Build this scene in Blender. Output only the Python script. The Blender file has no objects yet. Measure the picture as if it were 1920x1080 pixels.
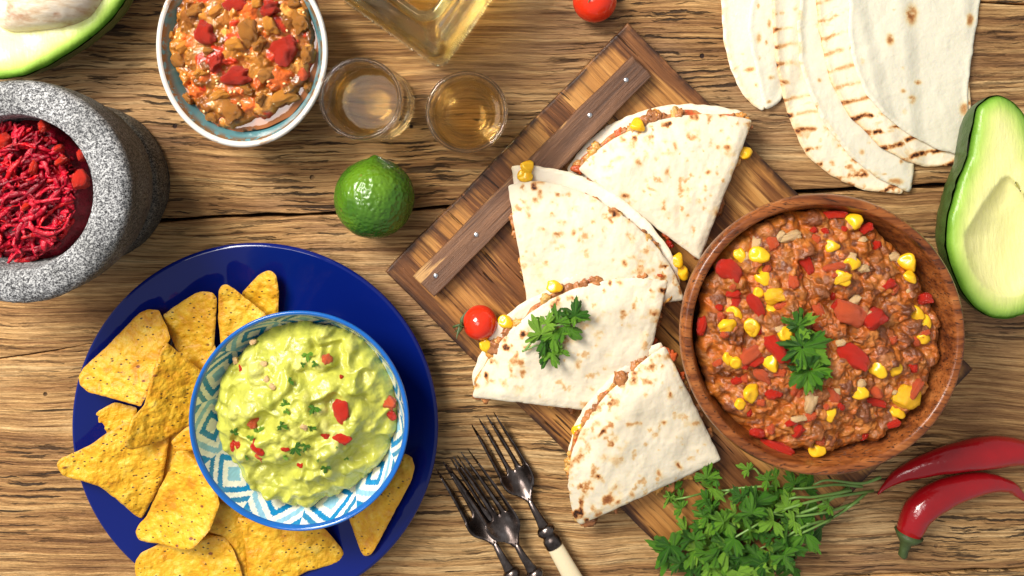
import bpy, bmesh, math, random
import numpy as np
from mathutils import Vector, Matrix, geometry

random.seed(7); rng = np.random.default_rng(7)
SC = bpy.context.scene
COL = SC.collection

# ---------------------------------------------------------------- camera
H = 0.55                 # camera height above the table (m)
S = 0.35e-3              # metres per photo pixel at table level
NX, NY = 905.0, 260.0    # photo pixel straight below the camera
CX, CY = (NX - 960) * S, (540 - NY) * S
cam = bpy.data.cameras.new('camera'); camo = bpy.data.objects.new('camera', cam); COL.objects.link(camo)
camo.location = (CX, CY, H)
cam.sensor_width = 36; cam.lens = 36 * H / (1920 * S)
cam.shift_x = -CX / (1920 * S); cam.shift_y = -CY / (1920 * S)
cam.clip_start = 0.01; cam.clip_end = 50
SC.camera = camo

# ---------------------------------------------------------------- light
w = bpy.data.worlds.new('World'); SC.world = w; w.use_nodes = True
bg = w.node_tree.nodes['Background']; bg.inputs[0].default_value = (0.93, 0.96, 1.0, 1); bg.inputs[1].default_value = 0.34
def area(name, loc, target, sx, sy, power, col):
    l = bpy.data.lights.new(name, 'AREA'); l.shape = 'RECTANGLE'; l.size = sx; l.size_y = sy; l.energy = power; l.color = col
    o = bpy.data.objects.new(name, l); COL.objects.link(o); o.location = loc
    o.rotation_euler = (Vector(target) - Vector(loc)).to_track_quat('-Z', 'Y').to_euler()
    return o
area('window_softbox', (-0.60, 0.56, 0.84), (0.03, 0.0, 0), 0.42, 0.42, 20.5, (1.0, 0.952, 0.875))
area('overhead_softbox', (-0.62, 0.20, 1.60), (-0.3, 0.05, 0), 0.66, 0.60, 8.5, (1.0, 0.94, 0.90))
SC.view_settings.view_transform = 'Standard'; SC.view_settings.look = 'None'
SC.view_settings.exposure = 0.14; SC.view_settings.gamma = 1.0; SC.view_settings.use_curve_mapping = False
SC.render.engine = 'CYCLES'
cy = SC.cycles
cy.max_bounces = 14; cy.transmission_bounces = 12; cy.glossy_bounces = 6; cy.diffuse_bounces = 4
cy.caustics_reflective = True; cy.caustics_refractive = True; cy.blur_glossy = 0.6
cy.sample_clamp_indirect = 0.0; cy.use_denoising = True
cy.use_adaptive_sampling = True; cy.adaptive_threshold = 0.01

# ---------------------------------------------------------------- helpers
def P(px, py, z=0.0):
    k = (H - z) / H
    return CX + (px - NX) * S * k, CY + (NY - py) * S * k
def PV(px, py, z=0.0):
    x, y = P(px, py, z); return Vector((x, y, z))
def LEN(px, z=0.0): return px * S * (H - z) / H
def unP(x, y, z):
    k = (H - z) / H
    return NX + (x - CX) / (S * k), NY - (y - CY) / (S * k)

def _h(ix, iy, iz, s):
    n = (ix * 374761393 + iy * 668265263 + iz * 1274126177 + s * 974711) & 0xffffffff
    n = ((n ^ (n >> 13)) * 1103515245) & 0xffffffff
    n = ((n ^ (n >> 16)) * 2246822519) & 0xffffffff
    return ((n ^ (n >> 15)) & 0xffff) / 32767.5 - 1.0
def vn(x, y, z=0.0, seed=0):
    """vectorised value noise, -1..1"""
    x, y, z = np.broadcast_arrays(np.asarray(x, float), np.asarray(y, float), np.asarray(z, float))
    ix, iy, iz = np.floor(x).astype(np.int64), np.floor(y).astype(np.int64), np.floor(z).astype(np.int64)
    fx, fy, fz = x - ix, y - iy, z - iz
    q = lambda t: t * t * t * (t * (t * 6 - 15) + 10)
    u, v, t = q(fx), q(fy), q(fz)
    r = 0
    for a in (0, 1):
        for b in (0, 1):
            for c in (0, 1):
                r = r + _h(ix + a, iy + b, iz + c, seed) * (u if a else 1 - u) * (v if b else 1 - v) * (t if c else 1 - t)
    return r
def fbm(x, y, z=0.0, seed=0, o=4, g=0.5):
    a, r, f = 1.0, 0.0, 1.0
    for i in range(o):
        r = r + a * vn(np.asarray(x) * f, np.asarray(y) * f, np.asarray(z) * f, seed + i * 17); a *= g; f *= 2.03
    return r
def sstep(x, a, b):
    t = np.clip((np.asarray(x, float) - a) / (b - a), 0, 1); return t * t * (3 - 2 * t)

def link(o, parent=None):
    COL.objects.link(o)
    if parent is not None: o.parent = parent
    return o
def wl(o):
    v = Vector((0, 0, 0))
    while o is not None: v += o.location; o = o.parent
    return v
def tag(o, label=None, cat=None, group=None, kind=None):
    if label: o['label'] = label
    if cat: o['category'] = cat
    if group: o['group'] = group
    if kind: o['kind'] = kind
    return o
def thing(name, label, cat, loc, group=None, rot=0.0):
    o = bpy.data.objects.new(name, None); o.empty_display_size = 0.01
    o.location = loc; o.rotation_euler = (0, 0, rot)
    return tag(link(o), label, cat, group)
def raw_mesh(name, V, F, smooth=True, attrs=None):
    me = bpy.data.meshes.new(name)
    V = np.asarray(V, dtype=np.float32)
    if isinstance(F, np.ndarray):
        nf, k = F.shape
        me.vertices.add(len(V)); me.vertices.foreach_set('co', V.ravel())
        me.loops.add(nf * k); me.loops.foreach_set('vertex_index', F.astype(np.int32).ravel())
        me.polygons.add(nf); me.polygons.foreach_set('loop_start', np.arange(0, nf * k, k, dtype=np.int32))
        me.update(calc_edges=True)
    else:
        me.from_pydata([tuple(map(float, v)) for v in V], [], [tuple(map(int, f)) for f in F])
    me.validate()
    if attrs:
        for k, a in attrs.items():
            a = np.asarray(a, dtype=np.float32)
            if a.ndim == 1:
                me.attributes.new(k, 'FLOAT', 'POINT').data.foreach_set('value', a)
            else:
                at = me.attributes.new(k, 'FLOAT_COLOR', 'POINT')
                c = np.ones((len(a), 4), np.float32); c[:, :a.shape[1]] = a
                at.data.foreach_set('color', c.ravel())
    me.polygons.foreach_set('use_smooth', [smooth] * len(me.polygons))
    return me
def obj(name, V, F, mat, parent=None, smooth=True, attrs=None, origin=None):
    """ONE mesh object; V in world coordinates (shifted to its parent, or to `origin`)."""
    V = np.asarray(V, dtype=np.float64)
    off = np.array(wl(parent)) if parent is not None else np.array(origin if origin is not None else (0, 0, 0))
    me = raw_mesh(name, V - off, F, smooth, attrs); me.materials.append(mat)
    o = bpy.data.objects.new(name, me); link(o, parent)
    if parent is None: o.location = off
    return o

def resample(pts, step, closed=True):
    p = np.asarray(pts, float)
    if closed: p = np.vstack([p, p[:1]])
    d = np.hypot(*np.diff(p, axis=0).T); s = np.concatenate([[0], np.cumsum(d)])
    n = max(4, int(round(s[-1] / step)))
    t = np.linspace(0, s[-1], n, endpoint=not closed)
    return np.stack([np.interp(t, s, p[:, 0]), np.interp(t, s, p[:, 1])], 1)
def chaikin(p, n=2):
    p = np.asarray(p, float)
    for _ in range(n):
        q = np.roll(p, -1, 0); p = np.stack([p * .75 + q * .25, p * .25 + q * .75], 1).reshape(-1, 2)
    return p
def inside(P_, poly):
    P_ = np.asarray(P_, float); out = []
    a = np.asarray(poly, float); b = np.roll(a, -1, 0); dy = b[:, 1] - a[:, 1]; dy = np.where(np.abs(dy) < 1e-12, 1e-12, dy); sl = (b[:, 0] - a[:, 0]) / dy
    for q in np.array_split(P_, max(1, len(P_) * len(a) // 2000000 + 1)):
        y = q[:, 1:2]; c = (a[:, 1] > y) != (b[:, 1] > y)
        out.append((c & (q[:, 0:1] < sl * (y - a[:, 1]) + a[:, 0])).sum(1) % 2 == 1)
    return np.concatenate(out)
def pdist(P_, poly):
    """distance of points to a closed polyline"""
    P_ = np.asarray(P_, float); out = []
    a = np.asarray(poly, float); ab = np.roll(a, -1, 0) - a; L2 = (ab * ab).sum(1) + 1e-18
    for q in np.array_split(P_, max(1, len(P_) * len(a) // 2000000 + 1)):
        px = q[:, 0:1] - a[:, 0]; py = q[:, 1:2] - a[:, 1]
        t = np.clip((px * ab[:, 0] + py * ab[:, 1]) / L2, 0, 1)
        out.append(np.sqrt(((px - t * ab[:, 0]) ** 2 + (py - t * ab[:, 1]) ** 2).min(1)))
    return np.concatenate(out)
def sdist(P_, poly): return np.where(inside(P_, poly), 1, -1) * pdist(P_, poly)
def outline(pts, step=10, rnd=2, rag=0.0, seed=0, scale=12):
    p = chaikin(resample(pts, step), rnd)
    if rag:
        p = p + rag * np.stack([vn(p[:, 0] / scale, p[:, 1] / scale, 0, seed), vn(p[:, 0] / scale, p[:, 1] / scale, 5, seed + 9)], 1)
    return p
def tri(poly, step):
    """triangulate the inside of a polygon with a hex grid of inner points -> verts2d, tris, on_edge"""
    poly = resample(poly, step)
    x0, y0 = poly.min(0); x1, y1 = poly.max(0)
    ys = np.arange(y0, y1, step * .866); g = []
    for i, yy in enumerate(ys):
        xs = np.arange(x0 + (step / 2 if i % 2 else 0), x1, step); g.append(np.stack([xs, np.full(len(xs), yy)], 1))
    g = np.vstack(g); g = g[inside(g, poly)]
    g = g[pdist(g, poly) > step * .55]
    allp = np.vstack([poly, g]); n = len(poly)
    vc, _, fc, *_ = geometry.delaunay_2d_cdt([Vector(p) for p in allp], [], [list(range(n))], 1, 1e-6)
    v2 = np.array([(v.x, v.y) for v in vc])
    return v2, np.array([f for f in fc if len(f) == 3], int), poly
def sheet(name, poly, zf, thick, mat, parent=None, step=4.0, attr=None, space='px', smooth=True, origin=None, sharp=1.0):
    """a slab with rounded edges over an outline; zf(v2, d) gives the mid height; space 'px' maps photo pixels at their own height to the world"""
    v2, T, poly = tri(poly, step)
    d = pdist(v2, poly)
    z = np.asarray(zf(v2, d), float) + np.zeros(len(v2))
    u = S if space == 'px' else 1.0
    prof = np.sqrt(np.clip(1 - (1 - np.clip(d * u / (thick * .5 * sharp), 0, 1)) ** 2, 0, 1))
    if space == 'px':
        k = (H - z) / H; X = CX + (v2[:, 0] - NX) * S * k; Y = CY + (NY - v2[:, 1]) * S * k
    else: X, Y = v2[:, 0], v2[:, 1]
    n = len(v2); top = np.stack([X, Y, z + thick / 2 * prof], 1); bot = np.stack([X, Y, z - thick / 2 * prof], 1)
    e = d < 1e-7
    idx = np.arange(n) + n; idx[e] = np.arange(n)[e]
    keep = np.concatenate([np.ones(n, bool), ~e]); remap = np.cumsum(keep) - 1
    V = np.vstack([top, bot])[keep]
    a, b, c = T.T
    ar = (X[b] - X[a]) * (Y[c] - Y[a]) - (X[c] - X[a]) * (Y[b] - Y[a])
    T = np.where((ar < 0)[:, None], T[:, ::-1], T)
    F = np.vstack([remap[T], remap[idx[T]][:, ::-1]])
    attrs = {}
    if attr:
        for kk, vv in attr(v2, d).items():
            vv = np.asarray(vv) + np.zeros(n); attrs[kk] = np.concatenate([vv, vv])[keep]
    return obj(name, V, F, mat, parent, smooth, attrs, origin)
def lathe(profile, n, center, closed=False, rfun=None, cap=False):
    """profile of (r, z); returns V, F as quads"""
    pr = np.asarray(profile, float); m = len(pr)
    th = np.linspace(0, 2 * np.pi, n, endpoint=False)
    R = pr[:, 0][:, None] * np.ones(n)
    Z = pr[:, 1][:, None] * np.ones(n)
    if rfun is not None: R, Z = rfun(R, Z, th[None, :])
    V = np.stack([center[0] + R * np.cos(th), center[1] + R * np.sin(th), Z], 2).reshape(-1, 3)
    F = []
    rows = m if closed else m - 1
    i = np.arange(rows)[:, None]; j = np.arange(n)[None, :]
    i2 = (i + 1) % m; j2 = (j + 1) % n
    F = np.stack([i * n + j + 0 * j, i * n + j2, i2 * n + j2, i2 * n + j + 0 * j], 2).reshape(-1, 4)
    return V, F
def smooth_profile(pts, n=40):
    p = np.asarray(pts, float)
    # Catmull-Rom through the points
    q = np.vstack([2 * p[0] - p[1], p, 2 * p[-1] - p[-2]]); out = []
    for i in range(1, len(q) - 2):
        t = np.linspace(0, 1, max(2, n // (len(p) - 1)), endpoint=False)[:, None]
        a, b, c, d = q[i - 1], q[i], q[i + 1], q[i + 2]
        out.append(.5 * ((2 * b) + (-a + c) * t + (2 * a - 5 * b + 4 * c - d) * t ** 2 + (-a + 3 * b - 3 * c + d) * t ** 3))
    return np.vstack(out + [p[-1:]])
def tube(path, radii, sides=10, flat=1.0, cap=True):
    """V, F (list) of a tube through 3-D points"""
    p = np.asarray(path, float); n = len(p); r = np.asarray(radii, float) * np.ones(n)
    t = np.gradient(p, axis=0); t /= np.linalg.norm(t, axis=1)[:, None] + 1e-12
    up = np.array([0, 0, 1.0]); V = []
    for i in range(n):
        a = np.cross(up, t[i]); L = np.linalg.norm(a)
        a = a / L if L > 1e-4 else np.array([1.0, 0, 0])
        b = np.cross(t[i], a)
        for k in range(sides):
            an = 2 * np.pi * k / sides
            V.append(p[i] + r[i] * (np.cos(an) * a + flat * np.sin(an) * b))
    F = [(i * sides + k, i * sides + (k + 1) % sides, (i + 1) * sides + (k + 1) % sides, (i + 1) * sides + k) for i in range(n - 1) for k in range(sides)]
    if cap:
        F.append(tuple(range(sides))[::-1]); F.append(tuple((n - 1) * sides + k for k in range(sides)))
    return np.array(V), F
def spline(pts, n):
    return smooth_profile(np.asarray(pts, float), n) if len(pts) > 2 else np.linspace(pts[0], pts[1], n)
_ICO = {}
def ico(sub):
    if sub not in _ICO:
        bm = bmesh.new(); bmesh.ops.create_icosphere(bm, subdivisions=sub, radius=1)
        _ICO[sub] = (np.array([v.co[:] for v in bm.verts]), np.array([[v.index for v in f.verts] for f in bm.faces])); bm.free()
    return _ICO[sub]
def rotm(rx, ry, rz): return np.array(Matrix.Rotation(rz, 3, 'Z') @ Matrix.Rotation(ry, 3, 'Y') @ Matrix.Rotation(rx, 3, 'X'))
def blob(size, seed, rough=0.25, freq=1.6, sub=3, boxy=0.0):
    """irregular lump with semi-axes `size`; boxy pushes it to a rounded box"""
    v, f = ico(sub); v = v.copy()
    if boxy:
        m = np.abs(v).max(1, keepdims=True); v = v * (1 - boxy) + boxy * v / m * .82
    n = fbm(v[:, 0] * freq + seed * 3.7, v[:, 1] * freq, v[:, 2] * freq, seed % 97, 3)
    v = v * (1 + rough * n)[:, None] * np.asarray(size)
    return v, f
class Join:
    def __init__(s): s.V = []; s.F = []; s.A = []; s.n = 0
    def add(s, V, F, a=None):
        V = np.asarray(V); s.V.append(V)
        s.F += [tuple(int(i) + s.n for i in f) for f in F] if not isinstance(F, np.ndarray) else (F + s.n).tolist()
        if a is not None: s.A.append(np.tile(np.asarray(a, float), (len(V), 1)))
        s.n += len(V)
    def build(s, name, mat, parent=None, smooth=True, origin=None):
        return obj(name, np.vstack(s.V), s.F, mat, parent, smooth, {'col': np.vstack(s.A)} if s.A else None, origin)

# ---------------------------------------------------------------- materials
class M:
    """tiny builder for node materials"""
    def __init__(s, name, **kw):
        s.m = bpy.data.materials.new(name); s.m.use_nodes = True; s.t = s.m.node_tree
        s.b = s.t.nodes['Principled BSDF']
        for k, v in kw.items(): s.set(k.replace('_', ' '), v)
    def set(s, k, v):
        i = s.b.inputs[k]
        if hasattr(v, 'node'): s.t.links.new(v, i)
        else: i.default_value = (*v, 1.0) if isinstance(v, (tuple, list)) and len(v) == 3 and i.type == 'RGBA' else v
    def n(s, typ, ins=None, out=0, **props):
        nd = s.t.nodes.new(typ)
        for k, v in props.items(): setattr(nd, k, v)
        for k, v in (ins or {}).items():
            i = nd.inputs[k]
            if hasattr(v, 'node'): s.t.links.new(v, i)
            else: i.default_value = (*v, 1.0) if isinstance(v, (tuple, list)) and len(v) == 3 and i.type == 'RGBA' else v
        return nd.outputs[out]
    def co(s, rnd=True, kind='Object'):
        c = s.n('ShaderNodeTexCoord', out=kind)
        if rnd:
            r = s.n('ShaderNodeObjectInfo', out='Random')
            c = s.n('ShaderNodeVectorMath', {0: c, 1: s.n('ShaderNodeCombineXYZ', {0: s.mt('MULTIPLY', r, 3.1), 1: s.mt('MULTIPLY', r, 7.7), 2: s.mt('MULTIPLY', r, 1.3)})}, operation='ADD')
        return c
    def map(s, c, sc=(1, 1, 1), rot=(0, 0, 0)):
        return s.n('ShaderNodeMapping', {0: c, 'Scale': sc, 'Rotation': rot})
    def noise(s, c, scale, det=4, rough=.55, dist=0.0, out=0):
        return s.n('ShaderNodeTexNoise', {'Vector': c, 'Scale': scale, 'Detail': det, 'Roughness': rough, 'Distortion': dist}, out=out)
    def vor(s, c, scale, feature='F1', out=0, rnd=1.0):
        return s.n('ShaderNodeTexVoronoi', {'Vector': c, 'Scale': scale, 'Randomness': rnd}, out=out, feature=feature)
    def mt(s, op, a, b=0.0, clamp=False):
        return s.n('ShaderNodeMath', {0: a, 1: b}, operation=op, use_clamp=clamp)
    def mr(s, v, a, b, c=0.0, d=1.0):
        return s.n('ShaderNodeMapRange', {0: v, 1: a, 2: b, 3: c, 4: d}, interpolation_type='SMOOTHSTEP')
    def ramp(s, f, stops, interp='LINEAR'):
        nd = s.t.nodes.new('ShaderNodeValToRGB'); r = nd.color_ramp; r.interpolation = interp
        while len(r.elements) < len(stops): r.elements.new(.5)
        for e, (p, c) in zip(r.elements, stops): e.position = p; e.color = (*c, 1)
        s.t.links.new(f, nd.inputs[0]); return nd.outputs[0]
    def mix(s, f, a, b, mode='MIX'):
        nd = s.t.nodes.new('ShaderNodeMix'); nd.data_type = 'RGBA'; nd.blend_type = mode
        for i, v in ((0, f), (6, a), (7, b)):
            if hasattr(v, 'node'): s.t.links.new(v, nd.inputs[i])
            else: nd.inputs[i].default_value = (*v, 1) if isinstance(v, (tuple, list)) else v
        return nd.outputs[2]
    def attr(s, name, out='Fac'): return s.n('ShaderNodeAttribute', out=out, attribute_name=name)
    def bump(s, h, dist, strength=1.0, prev=None):
        ins = {'Height': h, 'Distance': dist, 'Strength': strength}
        if prev is not None: ins['Normal'] = prev
        return s.n('ShaderNodeBump', ins)

def mat_table():
    m = M('weathered_wood'); c = m.co()
    wob = m.noise(c, 9, 2, .5, out=1)
    cw = m.n('ShaderNodeVectorMath', {0: c, 1: m.n('ShaderNodeVectorMath', {0: wob, 'Scale': 0.016}, operation='SCALE')}, operation='ADD')
    tone = m.noise(m.map(cw, (4, 26, 4)), 1, 5, .6)
    streak = m.noise(m.map(cw, (16, 620, 16)), 1, 6, .7)
    mid = m.noise(m.map(cw, (6, 230, 6)), 1, 5, .66)
    blot = m.noise(c, 8, 3, .6)
    col = m.ramp(m.mt('ADD', m.mt('MULTIPLY', tone, .45), m.mt('MULTIPLY', mid, .55)), [(.36, (.18, .080, .027)), (.44, (.39, .195, .070)), (.52, (.61, .350, .135)), (.61, (.78, .520, .245))])
    col = m.mix(m.mr(blot, .46, .70, 0, .5), col, (.33, .20, .115))
    col = m.mix(1.0, col, m.ramp(streak, [(.35, (.32, .24, .18)), (.44, (.79, .75, .70)), (.54, (1.04, 1.04, 1.03)), (.66, (1.14, 1.14, 1.12))]), 'MULTIPLY')
    fine = m.noise(m.map(cw, (40, 1500, 40)), 1, 4, .7)
    col = m.mix(1.0, col, m.ramp(fine, [(.34, (.55, .51, .48)), (.5, (1, 1, 1)), (.66, (1.15, 1.15, 1.15))]), 'MULTIPLY')
    # short cracks that follow the grain
    cwob = m.n('ShaderNodeVectorMath', {0: cw, 1: m.n('ShaderNodeVectorMath', {0: m.noise(c, 70, 3, .6, out=1), 'Scale': 0.004}, operation='SCALE')}, operation='ADD')
    dash = m.noise(m.map(cwob, (30, 470, 30)), 1, 3, .55)
    msk = m.mr(m.noise(m.map(c, (5, 14, 5)), 1, 3), .40, .58)
    crack = m.mt('MULTIPLY', m.mr(dash, .565, .62), msk)
    lng = m.mt('MULTIPLY', m.mr(m.noise(m.map(cw, (6, 210, 6)), 1, 3, .5), .69, .74), .8)
    dark = m.mt('MAXIMUM', m.mt('MULTIPLY', crack, .9), lng)
    col = m.mix(dark, col, (.022, .011, .006))
    # worm holes and dark specks
    hole = m.mt('MULTIPLY', m.mr(m.vor(c, 46), .05, .085, 1, 0), m.mr(m.noise(c, 21, 2), .5, .56))
    col = m.mix(hole, col, (.03, .012, .008))
    m.set('Base Color', col); m.set('Roughness', m.mr(streak, .3, .7, .62, .42)); m.set('Specular IOR Level', .35)
    h = m.mt('SUBTRACT', m.mt('ADD', m.mt('MULTIPLY', streak, .9), m.mt('MULTIPLY', mid, 1.0)), m.mt('MULTIPLY', m.mt('MAXIMUM', dark, hole), 1.3))
    m.set('Normal', m.bump(m.mt('ADD', h, m.mt('MULTIPLY', fine, .4)), .0022, 1.0)); return m.m
def mat_board():
    m = M('scorched_board_wood'); c = m.co(False)
    wob = m.noise(c, 14, 2, out=1)
    cw = m.n('ShaderNodeVectorMath', {0: c, 1: m.n('ShaderNodeVectorMath', {0: wob, 'Scale': 0.006}, operation='SCALE')}, operation='ADD')
    st = m.noise(m.map(cw, (14, 560, 40)), 1, 6, .7)
    mid = m.noise(m.map(cw, (9, 120, 30)), 1, 4, .6)
    bandn = m.noise(m.map(c, (7, 42, 9)), 1, 3, .55, .4)
    fray = m.mt('ADD', bandn, m.mt('MULTIPLY', m.mt('SUBTRACT', st, .5), .34))
    burn = m.mr(fray, .43, .53)
    edge = m.attr('edge')
    burn = m.mt('MULTIPLY', burn, m.mt('SUBTRACT', 1.0, m.mt('MULTIPLY', edge, m.mr(m.noise(c, 60, 3), .3, .6))), True)
    lite = m.ramp(mid, [(.3, (.29, .118, .028)), (.5, (.44, .195, .048)), (.7, (.57, .29, .085))])
    drk = m.ramp(mid, [(.3, (.075, .027, .009)), (.52, (.185, .068, .020)), (.75, (.33, .135, .042))])
    col = m.mix(burn, drk, lite)
    col = m.mix(1.0, col, m.ramp(st, [(.33, (.38, .33, .3)), (.46, (.86, .85, .84)), (.65, (1.1, 1.1, 1.1))]), 'MULTIPLY')
    col = m.mix(m.mt('MULTIPLY', edge, m.mr(m.noise(c, 75, 4, .6), .36, .58)), col, (.035, .014, .007))
    dash = m.mr(m.noise(m.map(cw, (24, 420, 30)), 1, 3, .5), .64, .70)
    col = m.mix(m.mt('MULTIPLY', dash, .9), col, (.025, .010, .006))
    m.set('Base Color', col); m.set('Roughness', .46); m.set('Specular IOR Level', .4)
    m.set('Normal', m.bump(m.mt('SUBTRACT', m.mt('ADD', st, mid), m.mt('MULTIPLY', dash, 1.2)), .0010, .9)); return m.m
def mat_batten():
    m = M('rough_batten_wood'); c = m.co(False)
    st = m.noise(m.map(c, (460, 16, 40)), 1, 6, .75); mid = m.noise(m.map(c, (70, 9, 20)), 1, 4, .6)
    pale = m.mr(m.mt('ADD', m.noise(m.map(c, (60, 12, 20)), 1, 3), m.mt('MULTIPLY', m.mt('SUBTRACT', st, .5), .4)), .60, .66)
    col = m.ramp(mid, [(.3, (.06, .024, .011)), (.55, (.155, .066, .028)), (.75, (.25, .115, .05))])
    col = m.mix(pale, col, (.50, .27, .09))
    col = m.mix(1.0, col, m.ramp(st, [(.33, (.42, .38, .36)), (.48, (.9, .9, .9)), (.66, (1.25, 1.25, 1.25))]), 'MULTIPLY')
    m.set('Base Color', col); m.set('Roughness', .6)
    m.set('Normal', m.bump(m.mt('ADD', st, mid), .0012, 1.0)); return m.m
def mat_bowl_wood():
    m = M('polished_bowl_wood'); c = m.co(False)
    wob = m.noise(c, 18, 2, out=1)
    cw = m.n('ShaderNodeVectorMath', {0: c, 1: m.n('ShaderNodeVectorMath', {0: wob, 'Scale': 0.02}, operation='SCALE')}, operation='ADD')
    cm = m.map(cw, (14, 90, 90), (0, 0, .5))
    g = m.noise(cm, 1, 5, .62); f = m.noise(m.map(cw, (60, 620, 620), (0, 0, .5)), 1, 5, .65)
    col = m.ramp(g, [(.30, (.04, .011, .005)), (.42, (.15, .040, .011)), (.54, (.29, .086, .020)), (.72, (.42, .155, .042))])
    pores = m.mr(m.noise(m.map(cw, (70, 900, 900), (0, 0, .5)), 1, 2, .5), .61, .67)
    col = m.mix(1.0, col, m.ramp(f, [(.35, (.55, .5, .48)), (.5, (.95, .95, .95)), (.65, (1.12, 1.12, 1.12))]), 'MULTIPLY')
    col = m.mix(m.mt('MULTIPLY', pores, .8), col, (.02, .007, .004))
    m.set('Base Color', col); m.set('Roughness', .30); m.set('Specular IOR Level', .35); m.set('Coat Weight', .12); m.set('Coat Roughness', .12)
    m.set('Normal', m.bump(m.mt('SUBTRACT', m.mt('MULTIPLY', f, .5), pores), .0004, .8)); return m.m
def mat_tortilla(name, base=(.83, .76, .63), pale=(.87, .82, .72), flecks=.5):
    m = M(name); c = m.co()
    t = m.attr('toast')
    big = m.noise(c, 30, 3, .6); f1 = m.noise(c, 120, 4, .62, .5); f2 = m.noise(c, 420, 4, .6)
    bub = m.noise(c, 260, 3, .55)
    fl = m.mt('MULTIPLY', m.mr(m.mt('ADD', m.mt('MULTIPLY', f1, .75), m.mt('MULTIPLY', big, .25)), .60 - .04 * flecks, .69 - .04 * flecks), min(1.0, flecks * 1.1))
    tt = m.mt('MULTIPLY', t, m.mr(m.mt('ADD', m.mt('MULTIPLY', f1, .6), m.mt('MULTIPLY', f2, .4)), .30, .60, .15, 1.15))
    tot = m.mt('ADD', m.mt('MULTIPLY', fl, .42), tt, True)
    basec = m.mix(big, base, pale)
    col = m.ramp(tot, [(0, (1, 1, 1)), (.14, (.98, .88, .70)), (.36, (.82, .54, .31)), (.60, (.58, .27, .11)), (.84, (.26, .09, .035)), (1, (.045, .018, .010))])
    col = m.mix(1.0, basec, col, 'MULTIPLY')
    m.set('Base Color', col); m.set('Roughness', .62); m.set('Specular IOR Level', .3)
    m.set('Subsurface Weight', .12); m.set('Subsurface Radius', (.004, .0025, .0012)); m.set('Subsurface Scale', 1.0)
    m.set('Normal', m.bump(m.mt('ADD', m.mt('MULTIPLY', f1, 1.0), m.mt('MULTIPLY', bub, .8)), .0007, .7)); return m.m
def mat_chip():
    m = M('corn_chip'); c = m.co()
    a = m.noise(c, 150, 4, .6); b = m.noise(c, 45, 3, .6); v = m.vor(c, 260)
    col = m.ramp(m.mt('ADD', m.mt('MULTIPLY', a, .6), m.mt('MULTIPLY', b, .4)), [(.34, (.56, .22, .006)), (.46, (.69, .345, .010)), (.55, (.76, .43, .022)), (.67, (.82, .56, .10))])
    sp = m.mt('MULTIPLY', m.mr(m.vor(m.map(c, (1, 1.7, 1)), 230), .15, .23, 1, 0), m.mr(m.noise(c, 90, 2), .43, .49))
    sp2 = m.mt('MULTIPLY', m.mr(m.vor(m.map(c, (1, 1.6, 1)), 62), .06, .12, 1, 0), m.mr(m.noise(c, 31, 2), .44, .50))
    col = m.mix(m.mt('MULTIPLY', sp2, .9), col, (.16, .035, .012)); col = m.mix(m.mt('MULTIPLY', sp, .93), col, (.045, .018, .008))
    ed = m.mt('MULTIPLY', m.attr('edge'), m.mr(a, .35, .6)); col = m.mix(m.mt('MULTIPLY', ed, .55), col, (.42, .15, .02))
    m.set('Base Color', col); m.set('Roughness', .48); m.set('Specular IOR Level', .45)
    m.set('Subsurface Weight', .10); m.set('Subsurface Radius', (.004, .002, .0006)); m.set('Subsurface Scale', 1.0)
    m.set('Normal', m.bump(m.mt('ADD', m.mt('ADD', a, m.mt('MULTIPLY', v, -.5)), m.mt('MULTIPLY', m.noise(c, 420, 3), .7)), .0014, .8)); return m.m
def mat_vc(name, rough=.3, sss=.15, bump=(500, .0006), spec=.5, var=.25, coat=0.0, rad=(.004, .002, .001), nscale=160):
    """food whose own colour is stored per vertex, with fine mottling"""
    m = M(name); c = m.co(False)
    v = m.noise(c, nscale, 5, .6)
    col = m.mix(1.0, m.attr('col', 'Color'), m.ramp(v, [(.3, (1 - var,) * 3), (.5, (1, 1, 1)), (.7, (1 + var,) * 3)]), 'MULTIPLY')
    m.set('Base Color', col); m.set('Roughness', rough); m.set('Specular IOR Level', spec); m.set('Coat Weight', coat); m.set('Coat Roughness', .08)
    m.set('Subsurface Weight', sss); m.set('Subsurface Radius', rad); m.set('Subsurface Scale', 1.0)
    if bump: m.set('Normal', m.bump(m.noise(c, bump[0], 4, .6), bump[1], .8))
    return m.m
def mat_plain(name, col, rough=.4, var=.12, scale=120, bump=None, **kw):
    m = M(name, **kw); c = m.co()
    n = m.noise(c, scale, 4, .6)
    m.set('Base Color', m.mix(n, tuple(x * (1 - var) for x in col), tuple(min(1, x * (1 + var)) for x in col)))
    m.set('Roughness', rough)
    if bump: m.set('Normal', m.bump(m.noise(c, bump[0], 4, .6), bump[1], .8))
    return m.m
def mat_glass(name, col=(1, 1, 1), ior=1.48, clear=.45, tint=(1, 1, 1), density=0.0):
    """refracting glass blended with straight see-through, so that light also passes on to what stands behind"""
    m = M(name, Base_Color=(1, 1, 1), Roughness=0.0, IOR=ior, Transmission_Weight=1.0)
    tr = m.n('ShaderNodeBsdfTransparent', {'Color': tint}); mx = m.n('ShaderNodeMixShader', {0: clear, 1: m.b.outputs[0], 2: tr})
    out = m.t.nodes['Material Output']; m.t.links.new(mx, out.inputs['Surface'])
    if density:
        va = m.n('ShaderNodeVolumeAbsorption', {'Color': col, 'Density': density}); m.t.links.new(va, out.inputs['Volume'])
    return m.m
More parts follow.
